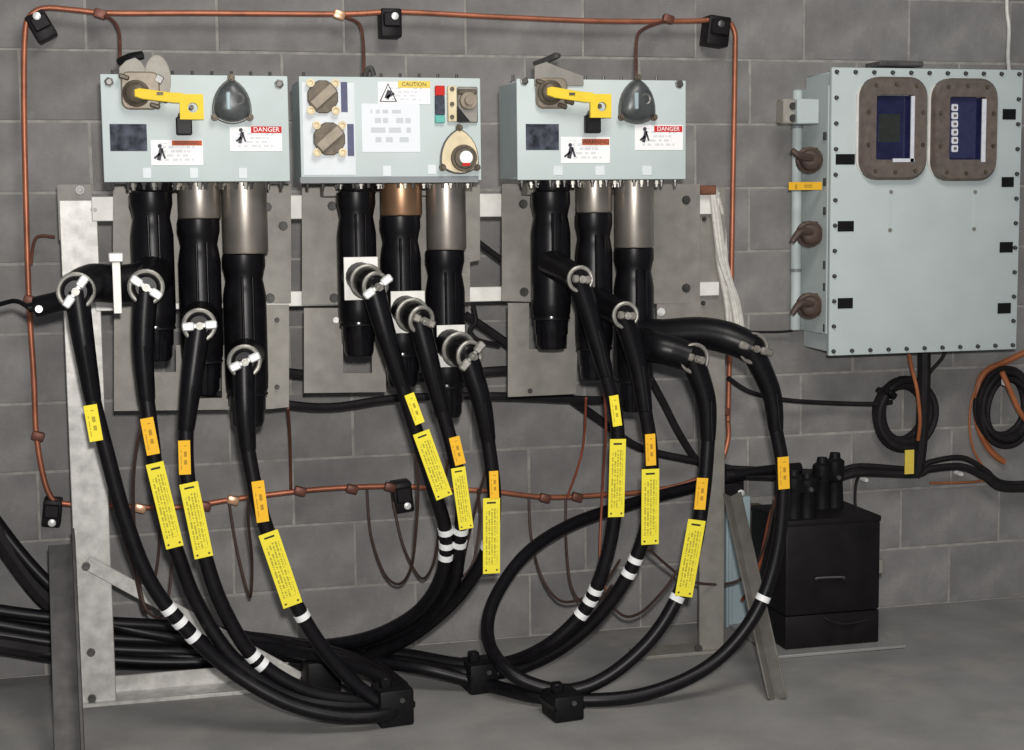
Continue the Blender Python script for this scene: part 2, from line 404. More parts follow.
def dome_triangle(t, uc, vc, wpx, hpx, opened=False):
    c, wd, ht = rect(uc-wpx/2, vc-hpx/2, uc+wpx/2, vc+hpx/2, YB)
    def outline(k, Y):
        out = []
        V = [Vector((0, .58)), Vector((-.52, -.40)), Vector((.52, -.40))]
        for i in range(3):
            A, B = V[i], V[(i+1) % 3]; mid = (A+B)/2; nr = Vector((mid.x, mid.y-(-.08))).normalized()
            for j in range(7):
                s_ = .06+.88*j/6; p_ = A.lerp(B, s_)+nr*(.24*4*s_*(1-s_)*.8); out.append(p_)
        return [Vector((c.x+p_.x*wd*k*.94, Y, c.z+(p_.y)*ht*k*.86)) for p_ in out]
    m = MB(); m.prism(outline(1, YB), (0, -.014, 0), .003); g = m.build('gauge_rim', 'smoked_edge', t)
    bm = MB(); t_ = bmesh.new(); rings = []
    for (k, y) in ((.93, .013), (.90, .022), (.78, .030), (.5, .036), (.2, .038)):
        rings.append([t_.verts.new(p_) for p_ in outline(k, YB-y if not opened else YB-.014-(.004 if k > .9 else .0))])
    for A, B in zip(rings, rings[1:]):
        for i in range(len(A)): t_.faces.new((A[i], A[(i+1) % len(A)], B[(i+1) % len(A)], B[i]))
    t_.faces.new(rings[-1]); t_.faces.new(rings[0][::-1]); bmesh.ops.recalc_face_normals(t_, faces=t_.faces); bm._merge(t_)
    cov = bm.build('gauge_cover', 'cream' if opened else 'smoked', t)
    for p_ in [(0, .50), (-.44, -.36), (.44, -.36)]:
        MB().lathe((c.x+p_[0]*wd, YB-.012, c.z+p_[1]*ht), (0, -1, 0), [(0, .010), (.008, .009), (.008, .006), (.014, .005)], 10).build('lug_screw', 'cast_dark', g)
    if opened:
        o = MB().lathe((c.x+.10*wd, YB-.016, c.z-.16*ht), (0, -1, 0), [(0, .036), (.010, .034), (.010, .028), (.014, .026)], 20).build('dial', 'cast_dark', t)
        MB().lathe((c.x+.13*wd, YB-.030, c.z-.15*ht), (0, -1, 0), [(0, .018), (.004, .017)], 16).build('dial_face', 'white', o)
        MB().box((c.x+.12*wd, YB-.034, c.z-.30*ht), (.02, .004, .008)).build('pointer', 'red', o)
    else:
        MB().box((c.x-.10*wd, YB-.037, c.z-.02*ht), (.012, .006, .045), None, .003).build('sight_window', 'pale_blue', cov)
        MB().torus((c.x+.15*wd, YB-.034, c.z+.02*ht), (0, 1, 0), .013, .004, 14, 6).build('sight_ring', 'smoked_edge', cov)
def warn_label(t, q, strip, sm, word, ink, pic):
    l = decal(t, q, 'label_print', 'warning_label')
    c, wd, ht = rect(*strip, YB)
    MB().box((c.x, YB-.0022, c.z), (wd, .0012, ht)).build('label_banner', sm, l, False)
    textmesh(word, ht*1.0, ink, l, (c.x, YB-.0030, c.z))
    c, wd, ht = rect(*pic, YB)
    # pictogram: falling figure beside an arrow
    g = MB(); g.box((c.x, YB-.0022, c.z), (wd*.28, .001, ht*.8), Matrix.Rotation(.25, 3, 'Y')); g.box((c.x-wd*.2, YB-.0022, c.z-ht*.12), (wd*.55, .001, ht*.14), Matrix.Rotation(-.7, 3, 'Y'))
    g.box((c.x+wd*.25, YB-.0022, c.z), (wd*.14, .001, ht*.6), Matrix.Rotation(-.3, 3, 'Y')); g.lathe((c.x, YB-.0018, c.z+ht*.5), (0, -1, 0), [(0, ht*.13), (.001, ht*.13)], 10)
    g.build('pictogram', 'ink', l, False)
def lever_set(t, d, dv=0, disc=False):
    """operating handle; d = pixel shift against the left box"""
    q = lambda u, v, Y: P(u+d, v+dv, Y)
    k = 1 if not d else .93
    o = P(150+d if not d else 552, 93+dv, YB)
    # cast housing plate with rounded corners and hub
    c, wd, ht = (rect(121, 72, 160, 110, YB) if not d else rect(535, 78, 566, 109, YB))
    h = MB().prism(rrect(c.x, c.z, wd, ht, .02, YB), (0, -.018, 0), .004).build('handle_housing', 'cast', t)
    hub = P(136, 94, YB) if not d else P(548, 93, YB)
    MB().lathe((hub.x, YB-.016, hub.z), (0, -1, 0), [(0, .034), (.010, .033), (.014, .026), (.024, .024), (.03, .016)], 20).build('hub', 'cast_dark', h)
    for (uu, vv) in (((155, 106), (163, 100), (124, 77)) if not d else ((562, 106), (569, 102), (540, 82))):
        pq = P(uu, vv, YB-.018); MB().box((pq.x, YB-.022, pq.z), (.026, .012, .012), Matrix.Rotation(.3, 3, 'Y'), .003).build('latch_tab', 'cast_dark', h)
    # yellow lever: bar and drilled end plate
    a = P(137, 93, YB-.045) if not d else P(549, 91.5, YB-.045); e = P(203, 102, YB-.045) if not d else P(611, 102, YB-.045)
    dirv = (e-a); ln = dirv.length; ang = math.atan2(dirv.z, dirv.x)
    lv = MB(); hw = .017
    s_ = ln/66
    lv.prism([a+Vector((x*s_*math.cos(ang)-z*s_*math.sin(ang), 0, x*s_*math.sin(ang)+z*s_*math.cos(ang))) for x, z in [(-3, 3), (2, 5), (30, 5), (45.5, 6), (45.5, -4), (38, -5), (6, -5.5), (-2, -4)]], (0, -.008, 0), .0015)
    # end plate built as four strips round its round hole
    pc = P(191.5, 107, YB-.045) if not d else P(600, 106, YB-.045)
    n = 16; sq = []; ci = []
    for i in range(n):
        an = 2*math.pi*i/n; cs, sn = math.cos(an), math.sin(an); mm = max(abs(cs), abs(sn))
        sq.append(Vector((pc.x+.029*cs/mm, 0, pc.z+.031*sn/mm))); ci.append(Vector((pc.x+.003+.0125*cs, 0, pc.z-.002+.0125*sn)))
    tb = bmesh.new(); L4 = []
    for y in (YB-.0442, YB-.0538):
        L4.append([tb.verts.new(Vector((p_.x, y, p_.z))) for p_ in sq]); L4.append([tb.verts.new(Vector((p_.x, y, p_.z))) for p_ in ci])
    for i in range(n):
        j = (i+1) % n
        for A, B in ((L4[0], L4[1]), (L4[1], L4[3]), (L4[3], L4[2]), (L4[2], L4[0])): tb.faces.new((A[i], A[j], B[j], B[i]))
    bmesh.ops.recalc_face_normals(tb, faces=tb.faces); lv._merge(tb)
    lo = lv.build('lever', 'yellow', t, True, 30)
    pq = P(160, 93.5, YB-.053) if not d else P(572, 94, YB-.053); MB().box((pq.x, YB-.054, pq.z), (.016, .003, .007)).build('slot', 'cast_dark', lo)
    MB().lathe((pc.x, YB, pc.z), (0, -1, 0), [(0, .006), (.045, .006)], 8).build('stop_pin', 'cast_dark', lo)
    # black padlock under the lever
    q4 = (176, 117, 192, 135) if not d else (585, 115, 600, 133)
    c, wd, ht = rect(*q4, YB-.03)
    MB().box((c.x, YB-.03, c.z), (wd, .024, ht), None, .003).build('padlock', 'black', t)
    MB().torus((c.x, YB-.03, c.z+ht/2), (0, 1, 0), wd*.3, .004, 14, 6).build('padlock_shackle', 'bolt', t)
    # black rear lever above the box
    if disc:
        c, wd, ht = rect(144, 55, 171, 104, YB-.01)
        MB().prism([Vector((c.x+wd*.5*math.cos(a_), YB-.004, c.z+ht*.5*math.sin(a_))) for a_ in [math.tau*i/24 for i in range(24)]], (0, -.010, 0), .002).build('cover_disc', 'disc', t)
        MB().prism([P(u_, v_, YB+.0) for u_, v_ in [(119, 68), (126, 61), (135, 58), (141, 62), (147, 72), (150, 84), (126, 86), (119, 78)]], (0, -.012, 0), .002).build('cover_flap', 'disc', t)
        MB().box(P(159, 79, YB-.016), (.02, .006, .02), Matrix.Rotation(.5, 3, 'Y'), .002).build('disc_window', 'smoked_edge', t)
        MB().tube([P(119, 62, 4.0), P(130, 58, 3.98), P(143, 55, 3.97)], [.010, .013, .011], 8).build('rear_lever', 'black', t)
    else:
        MB().tube([P(534, 64, 4.03), P(545, 61, 4.01), P(556, 56, 3.99), P(560, 56, 3.99)], [.007, .010, .010, .005], 8).build('rear_lever', 'bolt_dark', t)
        MB().prism([P(u_, v_, YB+.0) for u_, v_ in [(534, 66), (546, 62), (560, 68), (583, 76), (583, 86), (534, 86)]], (0, -.006, 0), .001).build('cover_flap', 'plate', t)
def corner_screws(t, L):
    for (u, v) in L:
        p = P(u, v, YB); MB().lathe(p, (0, -1, 0), [(0, .012), (.004, .012), (.005, .008), (.008, .007)], 6).build('corner_screw', 'bolt', t)

def std_box(label, u0, u1, off):
    t, x0, x1 = box_body(u0, u1, label)
    if off == 0:
        lever_set(t, 0, 0, True); dome_triangle(t, 231.5, 101, 40, 46)
        decal(t, (110, 124, 147, 151), 'photo_dark', 'photo_plate')
        warn_label(t, (151, 140, 203, 165), (172, 140.5, 202, 145.5), 'orange', 'WARNING', 'ink', (153, 146, 167, 162))
        warn_label(t, (230, 127, 282, 151), (251, 126.5, 281.5, 133), 'red', 'DANGER', 'white', (235, 130, 247, 145))
        corner_screws(t, [(109, 82), (279, 84)])
        for u in (147, 194, 243): decal(t, (u-4, 168, u+4, 178), 'white_panel', 'number_sticker')
    else:
        lever_set(t, 1); dome_triangle(t, 636, 101, 37, 46)
        decal(t, (526, 124, 559, 150), 'photo_dark', 'photo_plate')
        warn_label(t, (561, 137, 610, 163), (582, 139, 609, 145), 'orange', 'WARNING', 'ink', (563, 145, 577, 160))
        warn_label(t, (635, 125, 683, 150), (654, 126, 682, 132), 'red', 'DANGER', 'white', (639, 129, 650, 144))
        corner_screws(t, [(524, 81), (679, 84)])
        for u in (558, 600, 647): decal(t, (u-4.5, 166, u+4.5, 175), 'white_panel', 'number_sticker')
    return t
bx1 = std_box('left switch box with yellow lever and pale round disc above it', 102, 289, 0)
barrel(bx1, 199, 219, 41); barrel(bx1, 244, 254, 44); barrel(bx1, 154, 192, 38, 'rubber')
bx3 = std_box('right switch box with yellow lever and dark triangular gauge, no disc', 517, 686, 1)
barrel(bx3, 594, 213, 38); barrel(bx3, 634, 248, 41); barrel(bx3, 552, 192, 38, 'rubber')
bx2, x0, x1 = box_body(300, 481, 'middle switch box with two brown selector plates and open cream gauge')
barrel(bx2, 401, 216, 42, 'barrel_bronze'); barrel(bx2, 446, 250, 40); barrel(bx2, 358, 192, 38, 'rubber')
decal(bx2, (303, 83, 355, 175), 'white_panel', 'white_panel')
rbox(301.5, 176.5, 480, 183, YB-.002, .004, .001).build('lower_lip', 'paint_shaded', bx2)  # body underside below the cover, its shade painted as a darker strip
for (q, s_) in (((307, 80, 338, 114), (341, 82, 347.5, 112)), ((313, 122, 345, 156), (347.5, 124, 354, 156))):
    c, wd, ht = rect(*q, YB-.002); rr_ = wd*.5
    k = MB().prism([Vector((c.x+rr_*1.02*math.cos(a), YB-.002, c.z+ht*.5*math.sin(a))) for a in [math.tau*(i+.5)/12 for i in range(12)]], (0, -.010, 0), .002).build('selector_plate', 'cast_dark', bx2)
    MB().box((c.x, YB-.018, c.z), (wd*.95, .016, ht*.36), Matrix.Rotation(-.72, 3, 'Y'), .004).build('selector_bar', 'cast', k)
    for (sx, sz) in ((-1, 1), (1, 1), (-1, -1), (1, -1)):
        MB().lathe((c.x+sx*wd*.40, YB-.012, c.z+sz*ht*.40), (0, -1, 0), [(0, .011), (.006, .011), (.007, .006), (.003, .005)], 10).build('plate_screw', 'cream', k)
    decal(bx2, s_, 'navy', 'blue_strip', YB-.0016)
l = decal(bx2, (378, 82, 430, 104), 'label_print', 'caution_label', YB)
c, wd, ht = rect(379, 83, 397, 103, YB)
tr = [Vector((c.x-wd*.45, YB-.0024, c.z-ht*.42)), Vector((c.x+wd*.45, YB-.0024, c.z-ht*.42)), Vector((c.x, YB-.0024, c.z+ht*.45))]
g = MB(); g.tube(tr, .0022, 6, spline=False, closed=True); g.box((c.x, YB-.003, c.z-.004), (.012, .001, .022), Matrix.Rotation(.4, 3, 'Y')); g.box((c.x+.006, YB-.003, c.z-.006), (.022, .001, .006), Matrix.Rotation(-.5, 3, 'Y')); g.build('warning_triangle', 'ink', l, False)
c, wd, ht = rect(398, 81, 430, 88, YB); MB().box((c.x, YB-.0024, c.z), (wd, .001, ht)).build('label_banner', 'header_yellow', l, False)
textmesh('CAUTION', ht*.8, 'ink', l, (c.x, YB-.0031, c.z))
decal(bx2, (362, 104, 420, 152), 'sheet_print', 'instruction_sheet')
decal(bx2, (383, 166, 391, 176), 'white_panel', 'number_sticker'); decal(bx2, (428, 165, 436, 174), 'white_panel', 'number_sticker')
for (q, m) in (((435.5, 85.5, 445, 95.5), 'red'), ((435.5, 95.5, 445, 115), 'photo_dark'), ((435.5, 115, 445, 123), 'teal')): rbox(*q, YB-.012, .012, .002).build('push_button', m, bx2)
c, wd, ht = rect(447, 86, 456, 122, YB); st = MB().box((c.x, YB-.006, c.z), (wd, .012, ht), None, .002).build('terminal_strip', 'cream', bx2)
for v in (89, 104, 117): MB().lathe(P(452, v, YB-.012), (0, -1, 0), [(0, .006), (.004, .006)], 8).build('terminal_screw', 'cast_dark', st)
c, wd, ht = rect(457, 87, 477, 123, YB); st = MB().box((c.x, YB-.006, c.z), (wd, .012, ht), None, .003).build('mechanism_base', 'plate', bx2)
MB().lathe((c.x, YB-.012, c.z+.01), (0, -1, 0), [(0, .024), (.012, .022), (.012, .013), (.022, .012)], 16).build('mechanism_knob', 'cast', st)
MB().prism([P(u, v, YB-.012) for u, v in ((457, 106), (470, 122), (457, 122))], (0, -.006, 0)).build('mechanism_wedge', 'black', st)
MB().box(P(467, 92, YB-.014), (.05, .012, .014), None, .003).build('mechanism_bar', 'cast_dark', st)
dome_triangle(bx2, 458.5, 151, 39, 46, True)
MB().tube([P(365, 77, 4.05), P(367, 71, 4.05), P(371, 68, 4.05), P(374, 76, 4.05)], .007, 8).build('top_eye', 'bolt_dark', bx2)

# ================================================================== TEE TERMINATIONS
def tee(uc, v0, v1, wpx, label):
    c = P(uc, (v0+v1)/2, YT); r = wpx/2*YT/F; z0 = P(uc, v0, YT).z; z1 = P(uc, v1, YT).z; L_ = z0-z1
    t = thing('tee_termination', label, 'cable connector', (c.x, YT, z1), 'black rubber tee terminations under the boxes')
    MB().lathe((c.x, YT, z0-.001), (0, 0, -1), [(0, r*.99), (.03, r*1.0), (.045, r*.93), (.065, r*.86), (.085, r*.93), (.11, r), (L_-.13, r*1.0), (L_-.10, r*.97), (L_-.092, r*.9)], 28).build('sleeve', 'rubber', t)
    MB().lathe((c.x, YT, z1+.098), (0, 0, -1), [(0, r*.92), (.012, r*.94), (.016, r*.86), (.055, r*.84), (.06, r*.78), (.085, r*.76), (.097, r*.66)], 28).build('end_cap', 'rubber_gloss', t)
    for a in (-1.75, -1.25):
        x = c.x+r*.98*math.cos(a); y = YT+r*.98*math.sin(a)
        MB().box((x, y, z0-.03-L_*.27), (.007, .010, L_*.42), None, .003).build('mould_ridge', 'rubber', t)
    MB().torus((c.x, YT, z1+.086), (0, 0, 1), r*.90, .004, 28, 6).build('cap_band', 'rubber_matte', t)
    return t
tee(153.5, 192, 361, 41, 'black tee termination under the left box, nearest its left end')
tee(201, 219, 394, 41, 'black tee termination under the left box, the middle one below short metal barrel')
tee(246, 254, 426, 42, 'longest black tee termination under the left box, at its right end')
tee(357.5, 192, 356, 39, 'black tee termination under the middle box, nearest its left end')
tee(401.5, 216, 386, 41, 'black tee termination under the middle box below the bronze barrel')
tee(446, 250, 417, 40, 'black tee termination under the middle box below the long grey barrel')
tee(551, 192, 349, 41, 'black tee termination under the right box, nearest its left end')
tee(594, 213, 379, 39, 'black tee termination under the right box, the middle one below short barrel')
tee(634, 248, 411, 42, 'black tee termination under the right box below the long barrel')

# ================================================================== CABLES WITH ELBOWS
RC = .0192
def cable(label, elbow_label, tee_px, ring, path, clip=None, via=None, rbody=.040, plate=None, ringmat='ring', tapes=(), marker=None, markm='marker_print', big=None, biglabel=None, sleeve_n=2, strap=None, ringdir=None, double=False, sk=1.0):
    """elbow connector at ring (u,v,Y), cable along path, tape bands, wrapped marker, hanging tag"""
    e = thing('elbow_connector', elbow_label, 'cable connector', P(ring[0], ring[1], ring[2]), 'elbow connectors plugged into the terminations')
    a = P(tee_px[0], tee_px[1], YT-.03); rp_ = P(*ring); body = [a]
    if via: body += [P(*q) for q in via]
    fwd = ringdir or Vector((0, -1, 0)); fwd = Vector(fwd).normalized()
    if not via: body.append(a.lerp(rp_, .45))
    body.append(rp_)
    n = len(body)
    MB().tube(body, [rbody*1.12]+[rbody]*(n-2)+[rbody*.92], 18, 6).build('elbow_body', 'rubber', e)
    MB().lathe(rp_, fwd, [(-.02, rbody*.98), (.006, rbody*.95), (.012, rbody*.72), (.02, rbody*.55)], 22).build('elbow_nose', 'rubber', e)
    MB().torus(rp_+fwd*.012, fwd, rbody*.86, .0058, 28, 8).build('ring', ringmat, e)
    if double:
        p2 = a.lerp(rp_, .62); MB().torus(p2, (rp_-a), rbody*1.05, .006, 28, 8).build('ring', ringmat, e)
    if clip:
        ln, ang, m = clip
        R = Matrix.Rotation(-ang, 3, 'Y'); cl = MB(); q = rp_+fwd*.026
        dv = Vector((math.cos(ang), 0, math.sin(ang)))
        cl.box(q+dv*ln*.33, (ln*.36, .016, .021), R, .004); cl.box(q-dv*ln*.33, (ln*.36, .016, .021), R, .004); cl.box(q, (ln*.6, .010, .012), R, .003)
        cb = cl.build('bail_clip', m, e); MB().lathe(q, fwd, [(0, .011), (.012, .010), (.012, .006), (.02, .006)], 8).build('clip_bolt', ringmat, cb)
    pp = pts(path)
    d0 = [rp_+fwd*-.006] + pp[:sleeve_n]
    MB().tube(d0, [.032*sk, .0265*sk, .0205][:1+sleeve_n], 14, 8).build('sleeve', 'rubber', e)
    MB().tube([(p_+Vector((.004, -.027*sk+.008*i, 0))) for i, p_ in enumerate(d0[1:])], .0035, 6, 6).build('sleeve_seam', 'rubber_matte', e) if len(d0) > 2 else None
    if plate:
        c, wd, ht = rect(*plate, YT-.066); MB().box((c.x, YT-.066, c.z), (wd, .006, ht), None, .001).build('backing_plate', 'rail', e)
    if strap:
        u, v0, v1 = strap; c, wd, ht = rect(u-5, v0, u+5, v1, 3.93)
        MB().box((c.x, 3.868, c.z), (wd*.8, .006, ht), None, .001).build('strap', 'rail', e)
        MB().box((c.x, 3.872, c.z+ht/2-.012), (.036, .03, .024), None, .003).build('strap_buckle', 'galv', e)
    c = thing('power_cable', label, 'cable', pp[-1], 'black power cables')
    start = max(0, sleeve_n-1)
    MB().tube(pp[start:], RC, 10, 7).build('jacket', 'cable', c)
    # dense samples for things wrapped round it
    S = []
    k = len(pp)
    for i in range(k-1):
        p0 = pp[max(i-1, 0)]; p1 = pp[i]; p2 = pp[i+1]; p3 = pp[min(i+2, k-1)]
        for j in range(20):
            t_ = j/20; S.append(.5*((2*p1)+(p2-p0)*t_+(2*p0-5*p1+4*p2-p3)*t_**2+(3*p1-p0-3*p2+p3)*t_**3))
    def near(u, v):
        d = ray(u, v).normalized(); return min(range(1, len(S)-1), key=lambda i: (S[i]-EYE-d*((S[i]-EYE).dot(d))).length)
    for (u, v) in tapes:
        i = near(u, v); ax = (S[i+1]-S[i-1]).normalized(); MB().cyl(S[i]-ax*.0085, S[i]+ax*.0085, RC+.0018, None, 12).build('tape_band', 'tape', c)
    def hang(q, parent, name, m, th=.0015, dy=.028):
        u = sum(p_[0] for p_ in q)/4; v = sum(p_[1] for p_ in q)/4; Y = min(S[near((q[0][0]+q[1][0])/2, (q[0][1]+q[1][1])/2)].y, S[near(u, v)].y, S[near((q[2][0]+q[3][0])/2, (q[2][1]+q[3][1])/2)].y)-dy
        A, B, Cc, Dd = [P(x, y, Y) for x, y in q]   # top-left, top-right, bottom-right, bottom-left
        upv = ((A+B)/2-(Cc+Dd)/2); ht = upv.length; upv.normalize(); wv = ((B+Cc)/2-(A+Dd)/2); wd = wv.length; wv = (wv-upv*wv.dot(upv)).normalized()
        nn = upv.cross(wv).normalized()
        if nn.y < 0: nn = -nn
        me_b = MB().box((0, 0, 0), (wd, th, ht), None, .0003); o = me_b.build(name, m, None, False)
        M = Matrix((wv, nn, upv)).transposed().to_4x4(); M.translation = (A+B+Cc+Dd)/4
        if parent: o.parent = parent; o.matrix_parent_inverse = PINV[parent.name]
        o.matrix_basis = M
        return o
    if marker: hang(marker, c, 'cable_marker', markm, .004, .022)
    if big:
        o = hang(big, None, 'warning_tag', 'tag_print'); tag(o, biglabel, 'tag', 'long yellow printed tags tied to the cables')
    return c
G = [4.38]
WHITE = 'clip'
# ---- left box
cable('leftmost black cable, falling from the strapped elbow past the galvanised post', 'black elbow strapped out to the left with two white clips', (153, 275), (76, 291, 3.84),
      [(84, 345, 3.84), (93, 400, 3.845), (106, 450, 3.85), (124, 515, 3.86), (148, 577, 3.87), (180, 622, 3.88), (228, 668, 3.89), (285, 702, 3.87), (340, 716, 3.86), (385, 714, 3.87), (404, 700, 3.92), (392, 683, 4.0), (350, 664, 4.1), (280, 650, 4.3), (190, 640, 4.42), (105, 622, 4.46), (50, 585, 4.48), (-5, 520, 4.5), (-60, 430, 4.5), (-100, 300, 4.52), (-118, 100, 4.54), (-120, -200, 4.55)],
      clip=(.088, .95, WHITE), via=[(146, 280, 3.96), (120, 284, 3.93), (92, 283, 3.90)], rbody=.048, tapes=[(170, 607), (181, 621), (193, 636)],
      marker=[(83, 406), (97, 404), (103, 440), (90, 442)], markm='marker_print_yellow', strap=(117, 252, 312))
cable('black cable under the left end termination, with amber and long yellow tags', 'black elbow with white diagonal clip beside the strap', (153, 275), (146, 287, 3.86),
      [(143, 345, 3.86), (147, 400, 3.86), (152, 440, 3.86), (160, 500, 3.87), (178, 555, 3.88), (198, 605, 3.9), (235, 660, 3.9), (290, 695, 3.9), (350, 706, 3.9), (395, 700, 3.93), (398, 684, 4.0), (360, 664, 4.12), (280, 644, 4.32), (190, 628, 4.42), (100, 622, 4.46), (-5, 610, 4.47), (-90, 590, 4.47), (-520, 590, 4.47)],
      clip=(.084, -.62, WHITE), rbody=.046, marker=[(140, 419), (153, 417), (160, 453), (147, 456)], big=[(146, 465), (163, 461), (184, 545), (166, 550)], biglabel='leftmost of the long yellow tags, on the second cable from the left')
cable('black cable under the middle termination of the left box, with amber marker', 'black elbow with level white clip on the middle left-box termination', (201, 318), (199, 325, 3.87),
      [(191, 385, 3.86), (186, 430, 3.86), (188, 480, 3.86), (202, 545, 3.87), (222, 605, 3.88), (255, 658, 3.9), (305, 690, 3.9), (360, 700, 3.91), (392, 692, 3.95), (380, 672, 4.06), (330, 652, 4.22), (250, 640, 4.38), (150, 640, 4.45), (60, 634, 4.46), (-5, 624, 4.46), (-90, 610, 4.46), (-520, 610, 4.46)],
      clip=(.084, .06, WHITE), rbody=.044, tapes=[(242, 664), (250, 675)], marker=[(178, 441), (190, 440), (191, 475), (179, 474)], big=[(180, 485), (197, 481), (214, 555), (194, 560)], biglabel='second long yellow tag from the left, just right of the leftmost one')
cable('black cable under the longest termination of the left box, tape band below its tag', 'black elbow with white clip on the longest left-box termination', (246, 355), (244, 361, 3.87),
      [(245, 410, 3.86), (248, 450, 3.86), (258, 500, 3.86), (276, 555, 3.87), (298, 608, 3.87), (328, 655, 3.89), (362, 690, 3.9), (388, 706, 3.9), (404, 706, 3.92), (402, 690, 3.98), (370, 668, 4.1), (300, 656, 4.3), (200, 652, 4.42), (100, 648, 4.45), (-5, 634, 4.45), (-90, 620, 4.45), (-520, 620, 4.45)],
      clip=(.08, .42, WHITE), rbody=.044, tapes=[(302, 616)], marker=[(251, 482), (264, 480), (269, 522), (257, 522)], big=[(259, 536), (277, 529), (303, 602), (283, 609)], biglabel='long yellow tag tilted on the rightmost left-box cable, lowest of the left three')
# ---- middle box
cable('black cable from the first elbow of the middle box, three white tape bands', 'black elbow on a white square plate under the middle box, leftmost', (357, 275), (373, 285, 3.86),
      [(386, 335, 3.86), (402, 385, 3.87), (416, 430, 3.88), (434, 490, 3.9), (446, 535, 3.94), (440, 580, 4.0), (412, 616, 4.1), (360, 640, 4.22), (290, 646, 4.36), (200, 634, 4.45), (110, 630, 4.48), (-5, 616, 4.5), (-90, 600, 4.5), (-520, 600, 4.5)],
      clip=(.085, .62, 'clip'), rbody=.038, plate=(344, 257, 378, 300), double=True, ringdir=(.35, -1, -.15), tapes=[(447, 530), (447, 543), (446, 555)], marker=[(404, 396), (414, 392), (424, 421), (416, 426)], markm='marker_print_yellow', big=[(414, 436), (428, 428), (452, 492), (437, 503)], biglabel='long yellow tag leftmost under the middle box')
cable('black cable from the second elbow of the middle box, two white tape bands', 'black elbow on a white square plate under the bronze barrel', (402, 308), (419, 319, 3.86),
      [(430, 365, 3.86), (442, 410, 3.87), (453, 450, 3.88), (462, 500, 3.9), (459, 545, 3.95), (452, 585, 4.02), (420, 622, 4.14), (360, 645, 4.28), (280, 652, 4.40), (180, 648, 4.46), (80, 640, 4.48), (-5, 628, 4.49), (-90, 615, 4.49), (-520, 615, 4.49)],
      clip=(.06, -.4, 'ring_dull'), rbody=.038, plate=(391, 291, 425, 333), double=True, ringdir=(.35, -1, -.15), tapes=[(460, 530), (458, 543)], marker=[(449, 438), (459, 436), (466, 463), (455, 466)], big=[(452, 470), (464, 465), (474, 526), (459, 532)], biglabel='middle long yellow tag of the three under the middle box')
cable('black cable from the third elbow of the middle box, sweeping left to the bundle', 'black elbow on a white square plate, rightmost under the middle box', (446, 342), (467, 354, 3.86),
      [(481, 400, 3.86), (488, 440, 3.87), (494, 490, 3.88), (492, 530, 3.9), (480, 565, 3.96), (450, 605, 4.06), (405, 640, 4.18), (350, 662, 4.28), (290, 668, 4.36), (200, 660, 4.42), (100, 655, 4.44), (-5, 640, 4.45), (-90, 630, 4.45), (-520, 630, 4.45)],
      clip=(.09, .85, 'ring'), rbody=.040, plate=(437, 325, 465, 367), double=True, ringdir=(.35, -1, -.15), tapes=[(484, 545)], marker=[(489, 471), (498, 471), (499, 498), (490, 499)], big=[(483, 499), (500, 497), (500, 573), (483, 574)], biglabel='rightmost long yellow tag under the middle box, hanging straight')
# ---- right box
cable('black cable from the first elbow of the right box, three white tape bands', 'black elbow with grey ring on the first right-box termination', (551, 263), (579, 279, 3.85),
      [(594, 330, 3.86), (606, 375, 3.86), (616, 415, 3.87), (618, 460, 3.88), (614, 520, 3.9), (603, 570, 3.92), (583, 612, 3.96), (548, 645, 4.0), (505, 663, 4.10), (460, 664, 4.15), (400, 654, 4.24), (330, 648, 4.32), (240, 648, 4.40), (140, 650, 4.45), (-5, 636, 4.47), (-90, 620, 4.47), (-520, 620, 4.47)],
      clip=(.05, -.1, 'ring_dull'), rbody=.036, ringmat='ring', tapes=[(593, 588), (588, 599), (581, 613)], marker=[(609, 396), (618, 395), (622, 425), (613, 427)], markm='marker_print_yellow', big=[(610, 440), (626, 438), (624, 517), (608, 517)], biglabel='leftmost long yellow tag under the right box')
cable('black cable from the second elbow of the right box, two white tape bands', 'black elbow with grey ring in front of the long right-box termination', (594, 300), (624, 315, 3.85),
      [(638, 365, 3.86), (645, 410, 3.86), (651, 450, 3.87), (651, 500, 3.88), (641, 545, 3.9), (622, 585, 3.93), (590, 625, 3.98), (550, 655, 4.03), (505, 672, 4.09), (460, 672, 4.13), (400, 662, 4.22), (330, 656, 4.3), (240, 655, 4.40), (140, 656, 4.44), (-5, 640, 4.46), (-90, 626, 4.46), (-520, 626, 4.46)],
      clip=(.05, -.1, 'ring_dull'), rbody=.037, ringmat='ring', tapes=[(634, 558), (629, 572)], marker=[(645, 434), (655, 434), (656, 465), (646, 466)], big=[(642, 470), (659, 468), (659, 545), (641, 544)], biglabel='middle long yellow tag of the three under the right box')
cable('black cable from the lower outreaching elbow of the right box, long yellow tag', 'black elbow reaching right at the lower right of the right box', (636, 342), (693, 358, 3.86),
      [(706, 400, 3.86), (708, 440, 3.86), (704, 490, 3.86), (694, 550, 3.87), (677, 598, 3.87), (650, 640, 3.87), (610, 675, 3.88), (572, 690, 3.9), (535, 685, 3.93), (505, 668, 3.98), (488, 638, 4.1), (494, 600, 4.2), (525, 555, 4.32), (570, 525, 4.42), (630, 504, 4.48), (690, 488, 4.52), (745, 474, 4.54), (800, 468, 4.55)],
      clip=(.05, -.3, 'ring_dull'), via=[(655, 347, 3.92), (675, 352, 3.89)], rbody=.043, ringmat='ring_dull', tapes=[(674, 596)], marker=[(697, 478), (708, 478), (705, 510), (694, 509)], big=[(688, 520), (706, 520), (692, 598), (675, 595)], sk=1.05, biglabel='long yellow tag leaning left on the lower outreaching cable by the right post')
